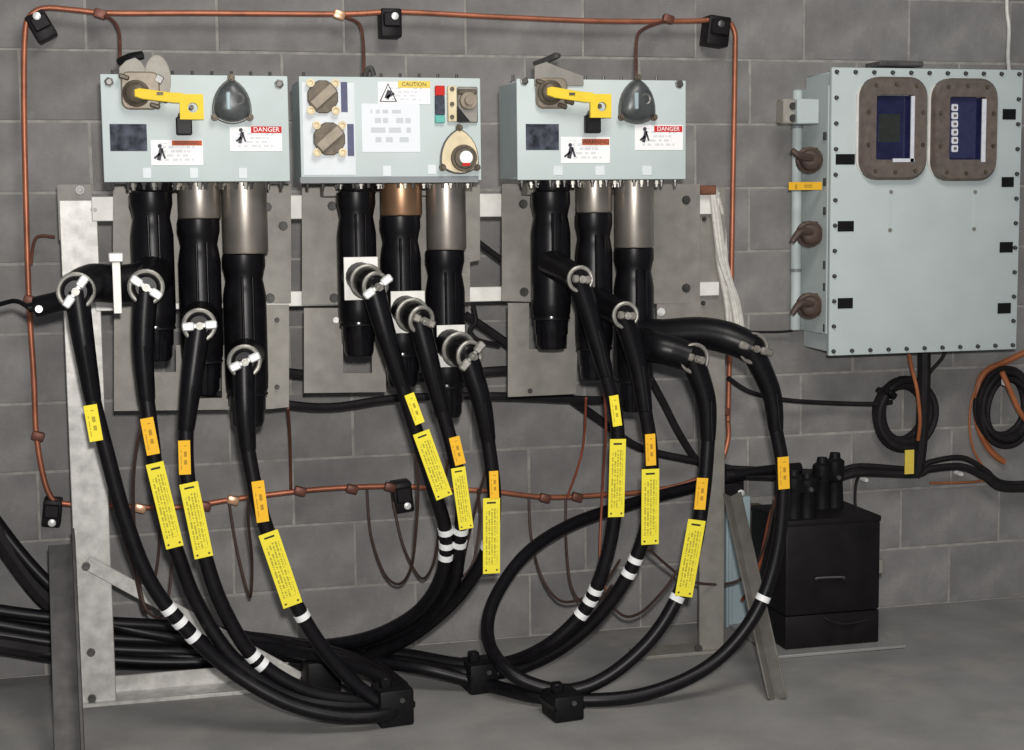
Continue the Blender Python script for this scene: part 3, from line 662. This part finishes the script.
cable('rightmost black cable, falling in front of the black plastic box', 'black elbow reaching farthest right past the copper pipe', (640, 336), (752, 348, 3.86),
      [(771, 392, 3.86), (776, 430, 3.86), (783, 475, 3.86), (779, 540, 3.86), (763, 598, 3.86), (735, 642, 3.86), (698, 673, 3.86), (645, 694, 3.86), (590, 700, 3.88), (535, 696, 3.94), (485, 684, 4.09), (420, 668, 4.15), (350, 660, 4.28), (260, 660, 4.40), (160, 662, 4.42), (60, 655, 4.43), (-5, 646, 4.43), (-90, 630, 4.43), (-520, 630, 4.43)],
      clip=(.10, -.28, 'ring_dull'), via=[(665, 335, 3.98), (700, 333, 3.93), (728, 338, 3.89)], rbody=.045, sk=1.05, ringmat='ring_dull', tapes=[(762, 598)], marker=[(777, 457), (789, 457), (789, 489), (779, 489)])
# stub with thin lead on the far left
t = thing('cable_stub', 'short black plugged stub pointing left from the strapped elbow', 'connector', P(45, 305, 3.88))
MB().tube([P(28, 308, 3.9), P(34, 307, 3.9), P(36, 307, 3.9), P(66, 300, 3.88)], [.012, .013, .026, .026], 14, 1, spline=False).build('stub_body', 'rubber', t)
MB().lathe(P(39, 309, 3.872), (0, -1, 0), [(0, .010), (.006, .009)], 10).build('rivet', 'clip', t)
MB().tube([P(29, 308, 3.9), P(15, 301, 3.92), P(-10, 305, 3.95), P(-60, 300, 4.0), P(-200, 310, 4.3), P(-420, 330, 4.58)], .006, 8).build('lead', 'rubber', t)

# ---- cleats strapping cables on the floor
def cleat(q, z, label):
    u0, v0, u1, v1 = q; b = PZ((u0+u1)/2, v1-4, 0.0); wd = (P(u1, v1, b.y)-P(u0, v1, b.y)).length; ht = (P(u0, v0, b.y)-P(u0, v1, b.y)).length
    t = thing('cable_cleat', label, 'cable clamp', (b.x, b.y, 0), 'black cable cleats on the floor')
    MB().box((b.x, b.y+.045, ht*.5), (wd, .10, ht), Matrix.Rotation(.12, 3, 'Z'), .008, 2).build('body', 'rubber_matte', t)
    MB().box((b.x, b.y+.05, ht*.55), (wd*1.06, .108, .018), Matrix.Rotation(.12, 3, 'Z'), .003).build('band', 'rubber', t)
    MB().box((b.x-wd*.2, b.y+.04, ht+.012), (.03, .03, .03), None, .004).build('lug', 'rubber', t)
    MB().lathe((b.x+wd*.2, b.y+.0, ht*.72), (0, -1, 0), [(0, .008), (.008, .007)], 8).build('bolt', 'bolt_dark', t)
cleat((378, 694, 413, 731), .0, 'black cable cleat where the left-box cables turn back, leftmost')
cleat((468, 668, 498, 698), .0, 'black cable cleat in the middle, where the right-box cables meet')
cleat((552, 700, 583, 726), .0, 'black cable cleat nearest the viewer, below the right-box loop')
oneoff('cable_saddle', MB().box(PZ(322, 676, .05)+Vector((0, .02, 0)), (.10, .10, .10), Matrix.Rotation(.1, 3, 'Z'), .012, 2), 'rubber_matte', 'black saddle block on the end of the galvanised foot rail', 'cable clamp')

# ---- loose black cables behind the stand
def loose(label, path, r, m='cable_old', name='loose_cable', cat='cable', group=None):
    o = MB().tube(pts(path), r, 8, 6).build(name, m); return tag(o, label, cat, group)
loose('thick old black cable entering at the left edge and dipping behind the dark leg', [(-170, -200, 4.53), (-160, 150, 4.53), (-120, 330, 4.52), (-60, 440, 4.5), (-20, 505, 4.5), (12, 555, 4.5), (48, 600, 4.5), (90, 628, 4.5), (150, 642, 4.5), (230, 640, 4.5), (300, 648, 4.45), (360, 662, 4.3), (400, 690, 4.05)], .030)
loose('thick black cable lowest in the bundle at the left edge', [(-520, 650, 4.4), (-60, 640, 4.4), (-5, 644, 4.42), (60, 654, 4.44), (140, 660, 4.44), (220, 660, 4.42), (300, 664, 4.36), (350, 674, 4.2)], .026)
loose('black cable slung level behind the plates below the middle box', [(150, 385, 4.42), (270, 402, 4.42), (330, 407, 4.42), (400, 398, 4.42), (500, 396, 4.42), (600, 400, 4.45), (640, 395, 4.5)], .012)
loose('black cable crossing the gap between middle and right plates at mid height', [(280, 372, 4.44), (380, 380, 4.44), (480, 372, 4.44), (520, 370, 4.44), (560, 372, 4.46)], .014)
loose('black cable slanting down across the gap by the white rail', [(440, 212, 4.36), (470, 236, 4.36), (505, 262, 4.36), (540, 285, 4.36)], .009)
loose('black cable slanting down behind the right box lower plate', [(465, 315, 4.42), (485, 328, 4.42), (515, 350, 4.42), (560, 390, 4.45), (600, 420, 4.5), (640, 448, 4.53), (700, 462, 4.56), (735, 470, 4.56)], .013)
loose('short black cable dropping steeply behind the copper bar near the right post', [(640, 360, 4.5), (662, 400, 4.53), (680, 435, 4.55), (700, 464, 4.57), (725, 478, 4.57)], .012)
loose('thin black wire hanging in a small hook beside the white rail', [(473, 305, 4.40), (476, 322, 4.40), (470, 330, 4.40), (478, 340, 4.40), (500, 345, 4.42)], .007)

# ================================================================== COPPER GROUND LOOP
YC = 4.55
cu = thing('copper_ground_loop', 'reddish copper grounding bar looping round the wall above and below', 'grounding bar', P(380, 500, YC))
loop = [(728, 421, YC), (729, 380, YC), (731, 300, YC), (733, 180, YC), (735, 60, YC), (734, 30, YC), (722, 20, YC), (690, 21, YC), (600, 21, YC), (500, 17, YC), (400, 12, YC), (340, 14, YC), (200, 13, YC), (110, 13, YC), (75, 10, YC), (45, 8, YC), (30, 16, YC), (25, 35, YC), (24, 100, YC), (26, 200, YC), (29, 300, YC), (34, 380, YC), (36, 430, YC), (42, 470, YC), (50, 495, YC), (62, 503, YC), (110, 506, YC), (180, 507, YC), (235, 499, YC), (320, 489, YC), (395, 486, YC), (440, 489, YC), (490, 491, YC), (545, 497, YC), (600, 495, YC), (650, 491, YC), (690, 482, YC), (718, 466, YC), (728, 440, YC), (728, 422, YC)]
MB().tube(pts(loop), .0082, 10, 5).build('bar', 'copper', cu)
for (u, v, big) in ((100, 14, 1), (339, 15, 1), (668, 19, 0), (38, 436, 0), (140, 508, 1), (300, 491, 0), (233, 500, 1), (352, 489, 0), (545, 498, 1), (577, 497, 0), (390, 487, 0), (205, 506, 0), (30, 300, 0), (724, 411, 0)):
    p = P(u, v, YC-.006); MB().box(p, (.036, .026, .026), Matrix.Rotation(.3, 3, 'Y'), .006, 2).build('bar_clamp', 'copper_bright' if big and u in (339, 140, 233) else 'copper_dull', cu)
for path in ([(100, 15, YC), (112, 20, 4.5), (119, 32, 4.4), (120, 58, 4.2), (121, 66, 4.12)], [(345, 17, YC), (359, 24, 4.5), (363, 40, 4.35), (364, 72, 4.06)], [(668, 20, YC), (645, 28, 4.5), (637, 38, 4.4), (636, 70, 4.1), (635, 82, 3.94)]):
    MB().tube(pts(path), .0052, 8, 6).build('drop_wire', 'copper_dull', cu)
for path in ([(31, 265, YC), (36, 238, YC), (55, 237, YC)], [(288, 408, 4.3), (290, 440, 4.45), (291, 490, YC)]):
    MB().tube(pts(path), .0045, 8, 6).build('branch_wire', 'copper_dull', cu)
def insulator(u, v, wpx, hpx, tilt, label, boltm='clip', bo=(0, -.2)):
    c, wd, ht = rect(u-wpx/2, v-hpx/2, u+wpx/2, v+hpx/2, YC); t = thing('insulator_block', label, 'insulator', (c.x, D-.05, c.z), 'black insulator blocks holding the copper bar')
    R = Matrix.Rotation(tilt, 3, 'Y')
    MB().box((c.x, D-.036, c.z), (wd, .072, ht), R, .006, 2).build('block', 'plastic_black', t)
    MB().box((c.x, D-.078, c.z+ht*.1), (wd*.8, .014, ht*.5), R, .004).build('cap', 'plastic_black', t)
    MB().lathe((c.x+bo[0]*wd, D-.084, c.z-bo[1]*ht), (0, -1, 0), [(0, .0115), (.006, .011), (.008, .006)], 10).build('bolt', boltm, t)
insulator(41, 26, 22, 29, -.5, 'black insulator block at the upper left corner of the copper loop', bo=(-.15, -.3))
insulator(391, 23, 21, 29, 0, 'black insulator block on the top bar above the middle box', bo=(.12, -.2))
insulator(718, 31, 22, 30, .12, 'black insulator block at the upper right corner of the copper loop', 'bolt')
insulator(52, 513, 19, 27, .12, 'black insulator block at the lower left corner of the copper loop', bo=(0, .3))
insulator(403, 497, 19, 30, -.1, 'black insulator block on the lower bar behind the middle cables', bo=(.15, .25))
insulator(730, 492, 26, 28, 0, 'black insulator block at the lower right beside the right post', bo=(.3, .0))

# thin hanging ground wires
GW = 'thin ground wires hanging from the copper bar'
def wire(label, path, r=.0042, m='brown_wire'): loose(label, path, r, m, 'ground_wire', 'wire', GW)
wire('thin brown wire looping down from the amber marker of the second left cable', [(141, 423, 3.86), (134, 470, 3.95), (134, 520, 4.1), (139, 580, 4.2), (148, 612, 4.2), (165, 612, 4.3), (172, 560, 4.4), (170, 510, 4.53)])
wire('thin brown wire running beside the leftmost cable below its yellow marker', [(100, 436, 3.87), (110, 470, 3.9), (118, 500, 4.0), (124, 540, 4.1), (134, 570, 4.2), (146, 612, 4.3), (158, 560, 4.45), (160, 508, 4.54)])
wire('thin narrow brown wire loop hanging left of the tilted yellow tag', [(229, 501, 4.54), (236, 545, 4.5), (247, 590, 4.4), (251, 594, 4.3), (252, 560, 4.2), (248, 515, 4.0), (252, 484, 3.87)])
wire('thin brown wire loop hanging deepest behind the middle box cables', [(367, 490, 4.54), (371, 535, 4.5), (384, 573, 4.4), (399, 584, 4.3), (411, 568, 4.2), (416, 530, 4.1), (418, 480, 4.0), (412, 420, 3.9)])
wire('thin brown wire loop hanging second under the middle insulator block', [(393, 502, 4.54), (403, 545, 4.5), (417, 574, 4.4), (426, 577, 4.3), (435, 558, 4.2), (440, 520, 4.1), (448, 460, 3.92)])
wire('thin brown wire falling straight beside the third middle-box cable', [(478, 490, 4.54), (480, 520, 4.4), (474, 560, 4.3), (462, 575, 4.3), (470, 530, 4.1), (486, 470, 3.92)])
wire('thin brown wire loop hanging leftmost inside the big black cable loop', [(529, 497, 4.54), (531, 535, 4.5), (540, 573, 4.4), (556, 598, 4.3), (575, 601, 4.2), (600, 588, 4.1), (620, 560, 4.0)])
wire('thin brown wire loop hanging second inside the big black cable loop', [(566, 498, 4.54), (566, 540, 4.5), (571, 585, 4.4), (584, 604, 4.3), (600, 600, 4.2), (612, 585, 4.1)])
wire('thin brown wire curve below the middle yellow tag of the right box', [(600, 560, 4.3), (606, 595, 4.3), (622, 615, 4.2), (640, 613, 4.1), (662, 592, 4.0), (678, 570, 3.95)])
wire('thin brown wire crossing level behind the leaning yellow tag', [(648, 548, 4.0), (668, 566, 4.1), (690, 581, 4.2), (725, 584, 4.3), (748, 574, 4.3), (765, 545, 4.1), (774, 500, 3.95)])
wire('thin reddish wire falling beside the first right-box cable', [(604, 380, 3.9), (606, 430, 4.1), (603, 480, 4.4), (600, 560, 4.4), (606, 590, 4.35)], .0038, 'red_wire')
wire('thin reddish wire curving down from the right box lower plate', [(586, 398, 4.3), (584, 440, 4.45), (577, 470, 4.5), (567, 497, 4.54)], .0038, 'red_wire')
wire('reddish wire slanting down behind the rightmost cable', [(786, 478, 3.95), (772, 510, 4.1), (764, 545, 4.2), (755, 580, 4.3), (742, 600, 4.4)], .0055, 'red_wire')

# white hank of rope by the right post
hk = thing('white_rope_hank', 'hank of frayed white rope hanging beside the right post', 'rope', P(722, 186, 4.26))
for i in range(9):
    a = random.uniform(-5, 5); b = random.uniform(-9, 9); r_ = random.uniform(.006, .010)
    MB().tube(pts([(713+a*.5, 188, 4.25), (718+a, 215, 4.25+i*.004), (723+a+b*.3, 260, 4.25+i*.004), (731+b*.7, 300, 4.25+i*.004), (735+b*1.0, 331, 4.25+i*.004)]), [r_*.8, r_, r_*1.1, r_, r_*.7], 7, 5).build('strand', 'rope', hk)
MB().box(P(707, 190, 4.255), (.05, .03, .028), None, .004).build('rope_knot', 'rust', hk)

# ================================================================== BIG ENCLOSURE ON THE WALL
YE = 4.38
EX0, EX1, EZ1, EZ0 = 2.127, 2.79, 1.787, .893
en = thing('control_enclosure', 'large pale blue-grey wall enclosure with bolted cover and two brown gauge windows', 'enclosure', ((EX0+EX1)/2, D, EZ0))
MB().box(((EX0+EX1)/2, YE+.009, (EZ0+EZ1)/2), (EX1-EX0, .018, EZ1-EZ0), None, .003, 2).build('bolted_cover', 'paint', en)
MB().box(((EX0+EX1)/2+.004, YE+.018+.10, (EZ0+EZ1)/2), (EX1-EX0-.02, .20, EZ1-EZ0-.02), None, .004).build('body', 'paint', en)
# left side chamber with its rounded outer edge
zs1, zs0 = P(800, 88, 4.5).z, P(800, 332, 4.5).z
XS = P(797, 200, 4.55).x
prof = [(EX0+.012, YE+.022), (EX0-.001, YE+.022), (EX0-.001, D-.003), (EX0+.012, D-.003)]
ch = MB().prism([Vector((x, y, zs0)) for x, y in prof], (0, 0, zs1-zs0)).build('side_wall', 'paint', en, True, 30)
pp_ = P(796.5, 200, 4.56)
MB().lathe((pp_.x, 4.56, zs0), (0, 0, 1), [(0, .010), (.004, .0165), (zs1-zs0-.004, .0165), (zs1-zs0, .010)], 16).build('edge_tube', 'paint', ch)
for v in (272, 186, 128):
    p = P(795, v, 4.54); MB().lathe((pp_.x, 4.56, p.z), (0, 0, 1), [(0, .019), (.010, .019)], 16).build('tube_collar', 'paint_shaded', ch)
bolt_me = None
def cover_bolt(x, z):
    global bolt_me
    if bolt_me is None:
        o = MB().lathe((0, 0, 0), (0, -1, 0), [(0, .0072), (.002, .0072), (.002, .0056), (.009, .0052), (.010, .0035)], 8).build('cover_bolt', 'bolt_dark', en); bolt_me = o.data
    else: o = link('cover_bolt', bolt_me, en)
    o.location = (x, YE, z)
nb, nv = 11, 12
for i in range(nb):
    x = EX0+.015+(EX1-EX0-.03)*i/(nb-1); cover_bolt(x, EZ1-.014); cover_bolt(x, EZ0+.014)
for i in range(1, nv-1):
    z = EZ1-.014-(EZ1-EZ0-.028)*i/(nv-1); cover_bolt(EX0+.015, z); cover_bolt(EX1-.015, z)
for (q, k) in (((861, 77, 927, 180), 0), ((933, 78.5, 997, 181), 1)):
    c, wd, ht = rect(*q, YE-.02)
    # ring-shaped bezel: rounded outer frame, rectangular opening
    n = 6; out = rrect(c.x, c.z, wd, ht, wd*.27, 0, n); inner_q = (875, 95, 913, 160) if k == 0 else (948, 97, 984, 160)
    ci, wi, hi = rect(*inner_q, YE-.02); inn = rrect(ci.x, ci.z, wi, hi, .008, 0, n); N_ = len(out)
    tb = bmesh.new(); lv = []
    for (L_, y) in ((out, YE), (out, YE-.022), ([c+(p_-Vector((c.x, 0, c.z)))*.95-Vector((0, c.y, 0)) for p_ in out], YE-.032), (inn, YE-.030), (inn, YE-.004)):
        lv.append([tb.verts.new((p_.x, y, p_.z)) for p_ in L_])
    for A, B in zip(lv, lv[1:]):
        for i in range(N_): tb.faces.new((A[i], A[(i+1) % N_], B[(i+1) % N_], B[i]))
    bmesh.ops.recalc_face_normals(tb, faces=tb.faces); bz = MB()._merge(tb).build('gauge_bezel', 'bezel', en, True, 35)
    MB().prism([Vector((p_.x, YE-.001, p_.z)) for p_ in rrect(c.x, c.z, wd*1.07, ht*.96, wd*.27, 0)], (0, -.004, 0)).build('bezel_gasket', 'rail', bz)
    MB().box((ci.x, YE-.007, ci.z), (wi*.99, .004, hi*.99)).build('window_glass', 'gauge_glass', bz, False)
    for i in range(10):
        a = math.tau*(i+.5)/10; rx, rz = wd*.42, ht*.44
        MB().lathe((c.x+rx*max(-1, min(1, 1.25*math.cos(a)))*.98, YE-.031, c.z+rz*max(-1, min(1, 1.2*math.sin(a)))*.97), (0, -1, 0), [(0, .0065), (.006, .006)], 8).build('bezel_bolt', 'cast_dark', bz)
    if k == 0:
        rbox(879, 114, 900, 142, YE-.010, .001).build('meter_block', 'gauge_box', bz, False)
        rbox(911, 96, 914.5, 162, YE-.0315, .004).build('white_edge', 'lit_white', bz, False); rbox(893, 158.5, 914.5, 162, YE-.0315, .004).build('white_edge', 'lit_white', bz, False)
    else:
        rbox(948, 97, 976, 158, YE-.010, .001).build('instrument_panel', 'navy_panel', bz, False)
        for i in range(6):
            v = 107.5+i*8.2; c2 = P(954.5, v, YE-.011); d_ = MB(); d_.box(c2, (.022, .002, .022), None, .003); d_.build('indicator', 'lit_white', bz, False)
            MB().box(P(955.2, v, YE-.0125), (.010, .001, .008)).build('indicator_symbol', 'bezel', bz, False)
        rbox(982, 99, 986, 162, YE-.0315, .004).build('white_edge', 'lit_white', bz, False)
for q in ((836, 154, 855, 164.5), (838, 221, 854, 231.5), (838, 298, 853, 308.5), (1003, 109, 1016, 119.5), (1002, 177, 1014, 187), (1000, 242, 1013, 252.5), (998, 303, 1011, 313.5)):
    rbox(*q, YE-.003, .003, .0005).build('black_label', 'black', en, False)
for q in ((889, 191, 892, 231), (973, 191, 975, 231)):
    rbox(*q, YE-.001, .001).build('scribed_mark', 'paint', en, False)
for (u, v) in ((891, 192), (890, 230), (975, 192), (974, 229)): MB().lathe(P(u, v, YE), (0, -1, 0), [(0, .007), (.003, .006)], 10).build('blind_screw', 'plate', en)
rbox(880, 61, 924, 66, 4.42, .10, .003).build('top_shadow', 'dark_steel', en)  # dark strip added for the shadow along the enclosure top
# side fittings
c, wd, ht = rect(796, 99, 818, 124, 4.43); f = MB().box((c.x, 4.445, c.z), (wd, .05, ht), None, .003).build('side_terminal', 'paint', en)
c, wd, ht = rect(779, 99, 796, 124, 4.46); MB().box((c.x+.004, 4.475, c.z), (wd*.8, .06, ht), None, .006).build('terminal_hub', 'disc', f)
for v in (106, 118): MB().lathe(P(793, v, 4.44), (0, -1, 0), [(0, .012), (.006, .011)], 12).build('hub_screw', 'bolt_dark', f)
for (v, da) in ((160, .5), (234, -.3), (306, -.6)):
    c = P(812, v, 4.44)
    h = MB().lathe((c.x, 4.465, c.z), (-.25, -1, 0), [(0, .042), (.022, .042), (.026, .034), (.045, .030), (.052, .020)], 16).build('breaker_knob', 'handle_brown', en)
    MB().tube([P(812, v-2, 4.42), P(800, v-2 if da < 0 else v-4, 4.41), P(792, v+(8 if da < 0 else -10), 4.41)], [.012, .013, .009], 8).build('knob_grip', 'handle_brown', h)
    MB().box((c.x, 4.455, c.z+.028), (.05, .02, .022), None, .003).build('knob_guard', 'cast_dark', h)
ys_ = rbox(789, 182, 822, 190, 4.42, .004, .0005).build('yellow_label', 'marker_print', en, False)
for v in (136, 182, 211, 265, 287, 328):
    rbox(824.5, v-4, 829, v+4, YE+.03, .012, .001).build('hinge_block', 'bolt_dark', en)

# cables below the enclosure
loose('black conduit dropping from under the enclosure through the small coil', [(924, 340, 4.5), (924, 380, 4.5), (922, 430, 4.53), (918, 466, 4.55), (914, 474, 4.56)], .022, 'cable_old', 'conduit', 'conduit')
loose('thin black lead slanting from under the enclosure to the conduit', [(948, 345, 4.5), (942, 358, 4.5), (930, 372, 4.5), (925, 385, 4.5)], .006, 'cable_old')
loose('orange cord dropping beside the conduit under the enclosure', [(908, 345, 4.52), (911, 365, 4.48), (917, 390, 4.46), (920, 420, 4.47), (918, 440, 4.5)], .006, 'orange_cord', 'orange_cord', 'cord')
def coil(name, cen, rx, rz, n, r, label, m='cable_old', spread=.022):
    t = thing(name, label, 'cable coil', (cen.x, D-.06, cen.z-rz))
    for i in range(n):
        k = 1+(-.13+.26*((i*4) % n)/(n-1)); ox = random.uniform(-1, 1)*spread*.25; oz = random.uniform(-1, 1)*spread*.3; y = D-.02-.010*(i % 5)
        MB().tube([Vector((cen.x+ox+rx*k*math.cos(a), y+.004*math.sin(3*a+i), cen.z+oz+rz*k*math.sin(a))) for a in [math.tau*j/36 for j in range(36)]], r, 8, spline=False, closed=True).build('turn', m, t)
    return t
cc = P(905, 413, D-.05); sx = 30*4.56/F; sz = 33.5*4.56/F
t = coil('cable_coil', cc, sx*1.03, sz*1.04, 9, .012, 'small tight coil of black cable on the wall below the enclosure')
MB().box(cc+Vector((-.07, -.0, .07)), (.03, .1, .02), Matrix.Rotation(.7, 3, 'Y'), .003).build('coil_tie', 'rubber', t)
cc2 = P(1009, 408, D-.06)
t = coil('cable_coil', cc2, .093, .118, 12, .010, 'loose black coil with pale tie at the right edge', spread=.035)
MB().box(P(1004, 381, D-.13), (.010, .02, .03), None, .003).build('coil_tie', 'white', t)
t = thing('orange_cord', 'orange cord coiled with the loose black coil at the right edge', 'cord', P(985, 420, D-.02))
MB().tube(pts([(1030, 350, D-.03), (1005, 362, D-.02), (985, 372, D-.02), (977, 392, D-.015), (978, 425, D-.015), (990, 450, D-.015), (1004, 462, D-.015)]), .011, 8).build('cord_turn', 'orange_cord', t)
MB().tube(pts([(1002, 372, D-.16), (1010, 390, D-.16), (1020, 412, D-.16), (1034, 430, D-.15)]), .009, 8).build('cord_turn', 'orange_cord', t)
MB().tube(pts([(979, 378, D-.02), (970, 410, D-.02), (972, 445, D-.02), (985, 470, D-.02), (992, 478, D-.02), (970, 482, D-.02), (930, 483, D-.02)]), .004, 8).build('cord_tail', 'orange_cord', t)
loose('black wire from the right elbow area to the small coil', [(728, 378, 4.52), (750, 392, 4.53), (785, 400, 4.55), (830, 403, 4.57), (874, 404, 4.56), (892, 402, 4.56)], .008)
for k, (dv, dY, w_) in enumerate(((-4, 0, 'upper'), (3, -.02, 'lower'))):
    loose('black loom cable along the wall behind the black box, %s strand' % w_, [(725, 472+dv, 4.55+dY), (770, 474+dv, 4.56+dY), (830, 476+dv, 4.57+dY), (860, 470+dv, 4.57+dY), (915, 472+dv*.7, 4.57+dY), (930, 466+dv, 4.57+dY), (962, 463+dv*1.3, 4.57+dY), (985, 474+dv, 4.57+dY), (1005, 486+dv*.7, 4.57+dY), (1060, 484+dv*.7, 4.57+dY)], .013 if k else .010)
loose('thin black wire dropping to the right of the black box top', [(866, 470, 4.57), (857, 480, 4.57), (855, 500, 4.57), (857, 515, 4.56)], .005)
oneoff('conduit_tag', rbox(905, 450, 914, 474, 4.52, .003), 'header_yellow', 'small pale yellow tag tied where the conduit meets the loom', 'tag')
for (u, v, s_) in ((866, 480, 'left of the conduit'), (961, 474, 'right of the conduit')):
    oneoff('cable_clip', MB().lathe(P(u, v, D-.035), (0, -1, 0), [(-.035, .007), (.0, .009), (.006, .006)], 10), 'white', 'small white cable clip on the wall loom, '+s_, 'cable clip', 'white clips on the wall loom')
loose('thin dark wire along the wall from the white rope to the enclosure', [(744, 331, 4.58), (760, 332, 4.58), (790, 331, 4.58), (800, 325, 4.56)], .004)
loose('white wire running down the wall into the top of the enclosure', [(1007, -20, 4.59), (1007, 10, 4.59), (1009, 30, 4.58), (1008, 55, 4.52), (1009, 70, 4.45)], .006, 'rail', 'white_wire', 'wire')

# ================================================================== BLACK BOX ON THE FLOOR
fl = PZ(787, 652, .012); frr = PZ(877, 641, .012); yb0 = (fl.y+frr.y)/2; zt = P(830, 523, yb0).z; ydep = .27
kb = thing('plastic_case', 'black plastic battery case standing on a thin sheet by the wall', 'case', ((fl.x+frr.x)/2, yb0+ydep/2, 0))
xw = frr.x-fl.x; xc = (fl.x+frr.x)/2; zlow = .012
zm = P(830, 614, yb0).z
MB().box((xc+.002, yb0+.003+ydep/2, (zlow+zm)/2), (xw-.003, ydep-.004, zm-zlow), None, .005, 2).build('lower_shell', 'plastic_black', kb)
MB().box((xc, yb0+ydep/2, (zm+.001+zt)/2), (xw, ydep, zt-zm-.001), None, .010, 2).build('upper_shell', 'plastic_black', kb)
MB().box((xc, yb0+ydep/2, zt+.004), (xw+.002, ydep+.002, .02), None, .005, 2).build('lid', 'plastic_black', kb)
MB().tube([P(816, 580, yb0-.002), P(818, 578, yb0-.012), P(842, 577, yb0-.012), P(844, 579, yb0-.002)], .003, 8).build('handle', 'dark_steel', kb)
MB().tube([P(824, 616, yb0+.008), P(828, 620, yb0-.004), P(845, 624, yb0-.004), P(868, 620, yb0+.005)], .0035, 8).build('front_cord', 'cable_old', kb)
MB().box((fl.x+xw+.004, yb0+.03, P(872, 568, yb0).z), (.02, .05, .045), None, .004).build('side_clip', 'plate', kb)
for (u, v0, v1, dy, k) in ((800, 470, 528, .05, 0), (828, 457, 512, .17, 1)):
    y = yb0+dy; tp = P(u, v0, y); bt = P(u, v1, y); bt.z = zt+.012
    hn = thing('terminal_post', 'black clustered terminal post on the black case, %s' % ('behind' if k else 'in front'), 'terminal', (bt.x, y, bt.z), 'terminal posts on the black case')
    for (dx, tall) in ((-.022, 1.0), (.022, .93 if not k else 1.08)):
        hh = (tp.z-bt.z)*tall
        MB().lathe((bt.x+dx, y, bt.z), (0, 0, 1), [(0, .030), (hh*.5, .025), (hh*.58, .031), (hh*.85, .030), (hh*.9, .018), (hh, .016)], 12).build('stem', 'rubber_matte', hn)
    MB().box((bt.x, y-.01, bt.z+(tp.z-bt.z)*.62), (.085, .035, .03), Matrix.Rotation(.15, 3, 'Y'), .005).build('yoke', 'rubber', hn)
    MB().lathe((bt.x+.02, y-.03, bt.z+(tp.z-bt.z)*.62), (0, -1, 0), [(0, .008), (.006, .007)], 8).build('nut', 'bolt', hn)
s0 = PZ(776, 660, 0); s1 = PZ(906, 648, 0); ysf = (s0.y+s1.y)/2
oneoff('floor_sheet', MB().box(((s0.x+s1.x)/2, (ysf+4.56)/2, .006), (s1.x-s0.x, 4.56-ysf, .010), None, .002), 'sheet_metal', 'thin grey metal sheet on the floor under the black case', 'sheet')
pb0 = P(728, 498, 4.52); pb1 = P(752, 498, 4.52)
pn = thing('metal_cabinet', 'narrow pale blue metal panel standing against the wall behind the right leg', 'panel', ((pb0.x+pb1.x)/2, 4.555, 0))
MB().box(((pb0.x+pb1.x)/2, 4.56, pb0.z/2), (pb1.x-pb0.x, .06, pb0.z), None, .003).build('panel', 'pale_blue', pn); MB().box((pb0.x+.012, 4.527, pb0.z/2), (.012, .008, pb0.z-.01), None, .002).build('edge_fold', 'pale_blue', pn)
c, wd, ht = rect(752, 508, 770, 541, 4.52)
jb = thing('junction_box', 'small brown junction box on the wall left of the black case', 'junction box', (c.x, D, c.z-ht/2))
MB().box((c.x, 4.565, c.z), (wd, .09, ht), None, .004).build('body', 'cast_dark', jb); MB().box((c.x, 4.518, c.z), (wd*.9, .006, ht*.9), None, .002).build('cover', 'handle_brown', jb)
bpy.context.view_layer.update()
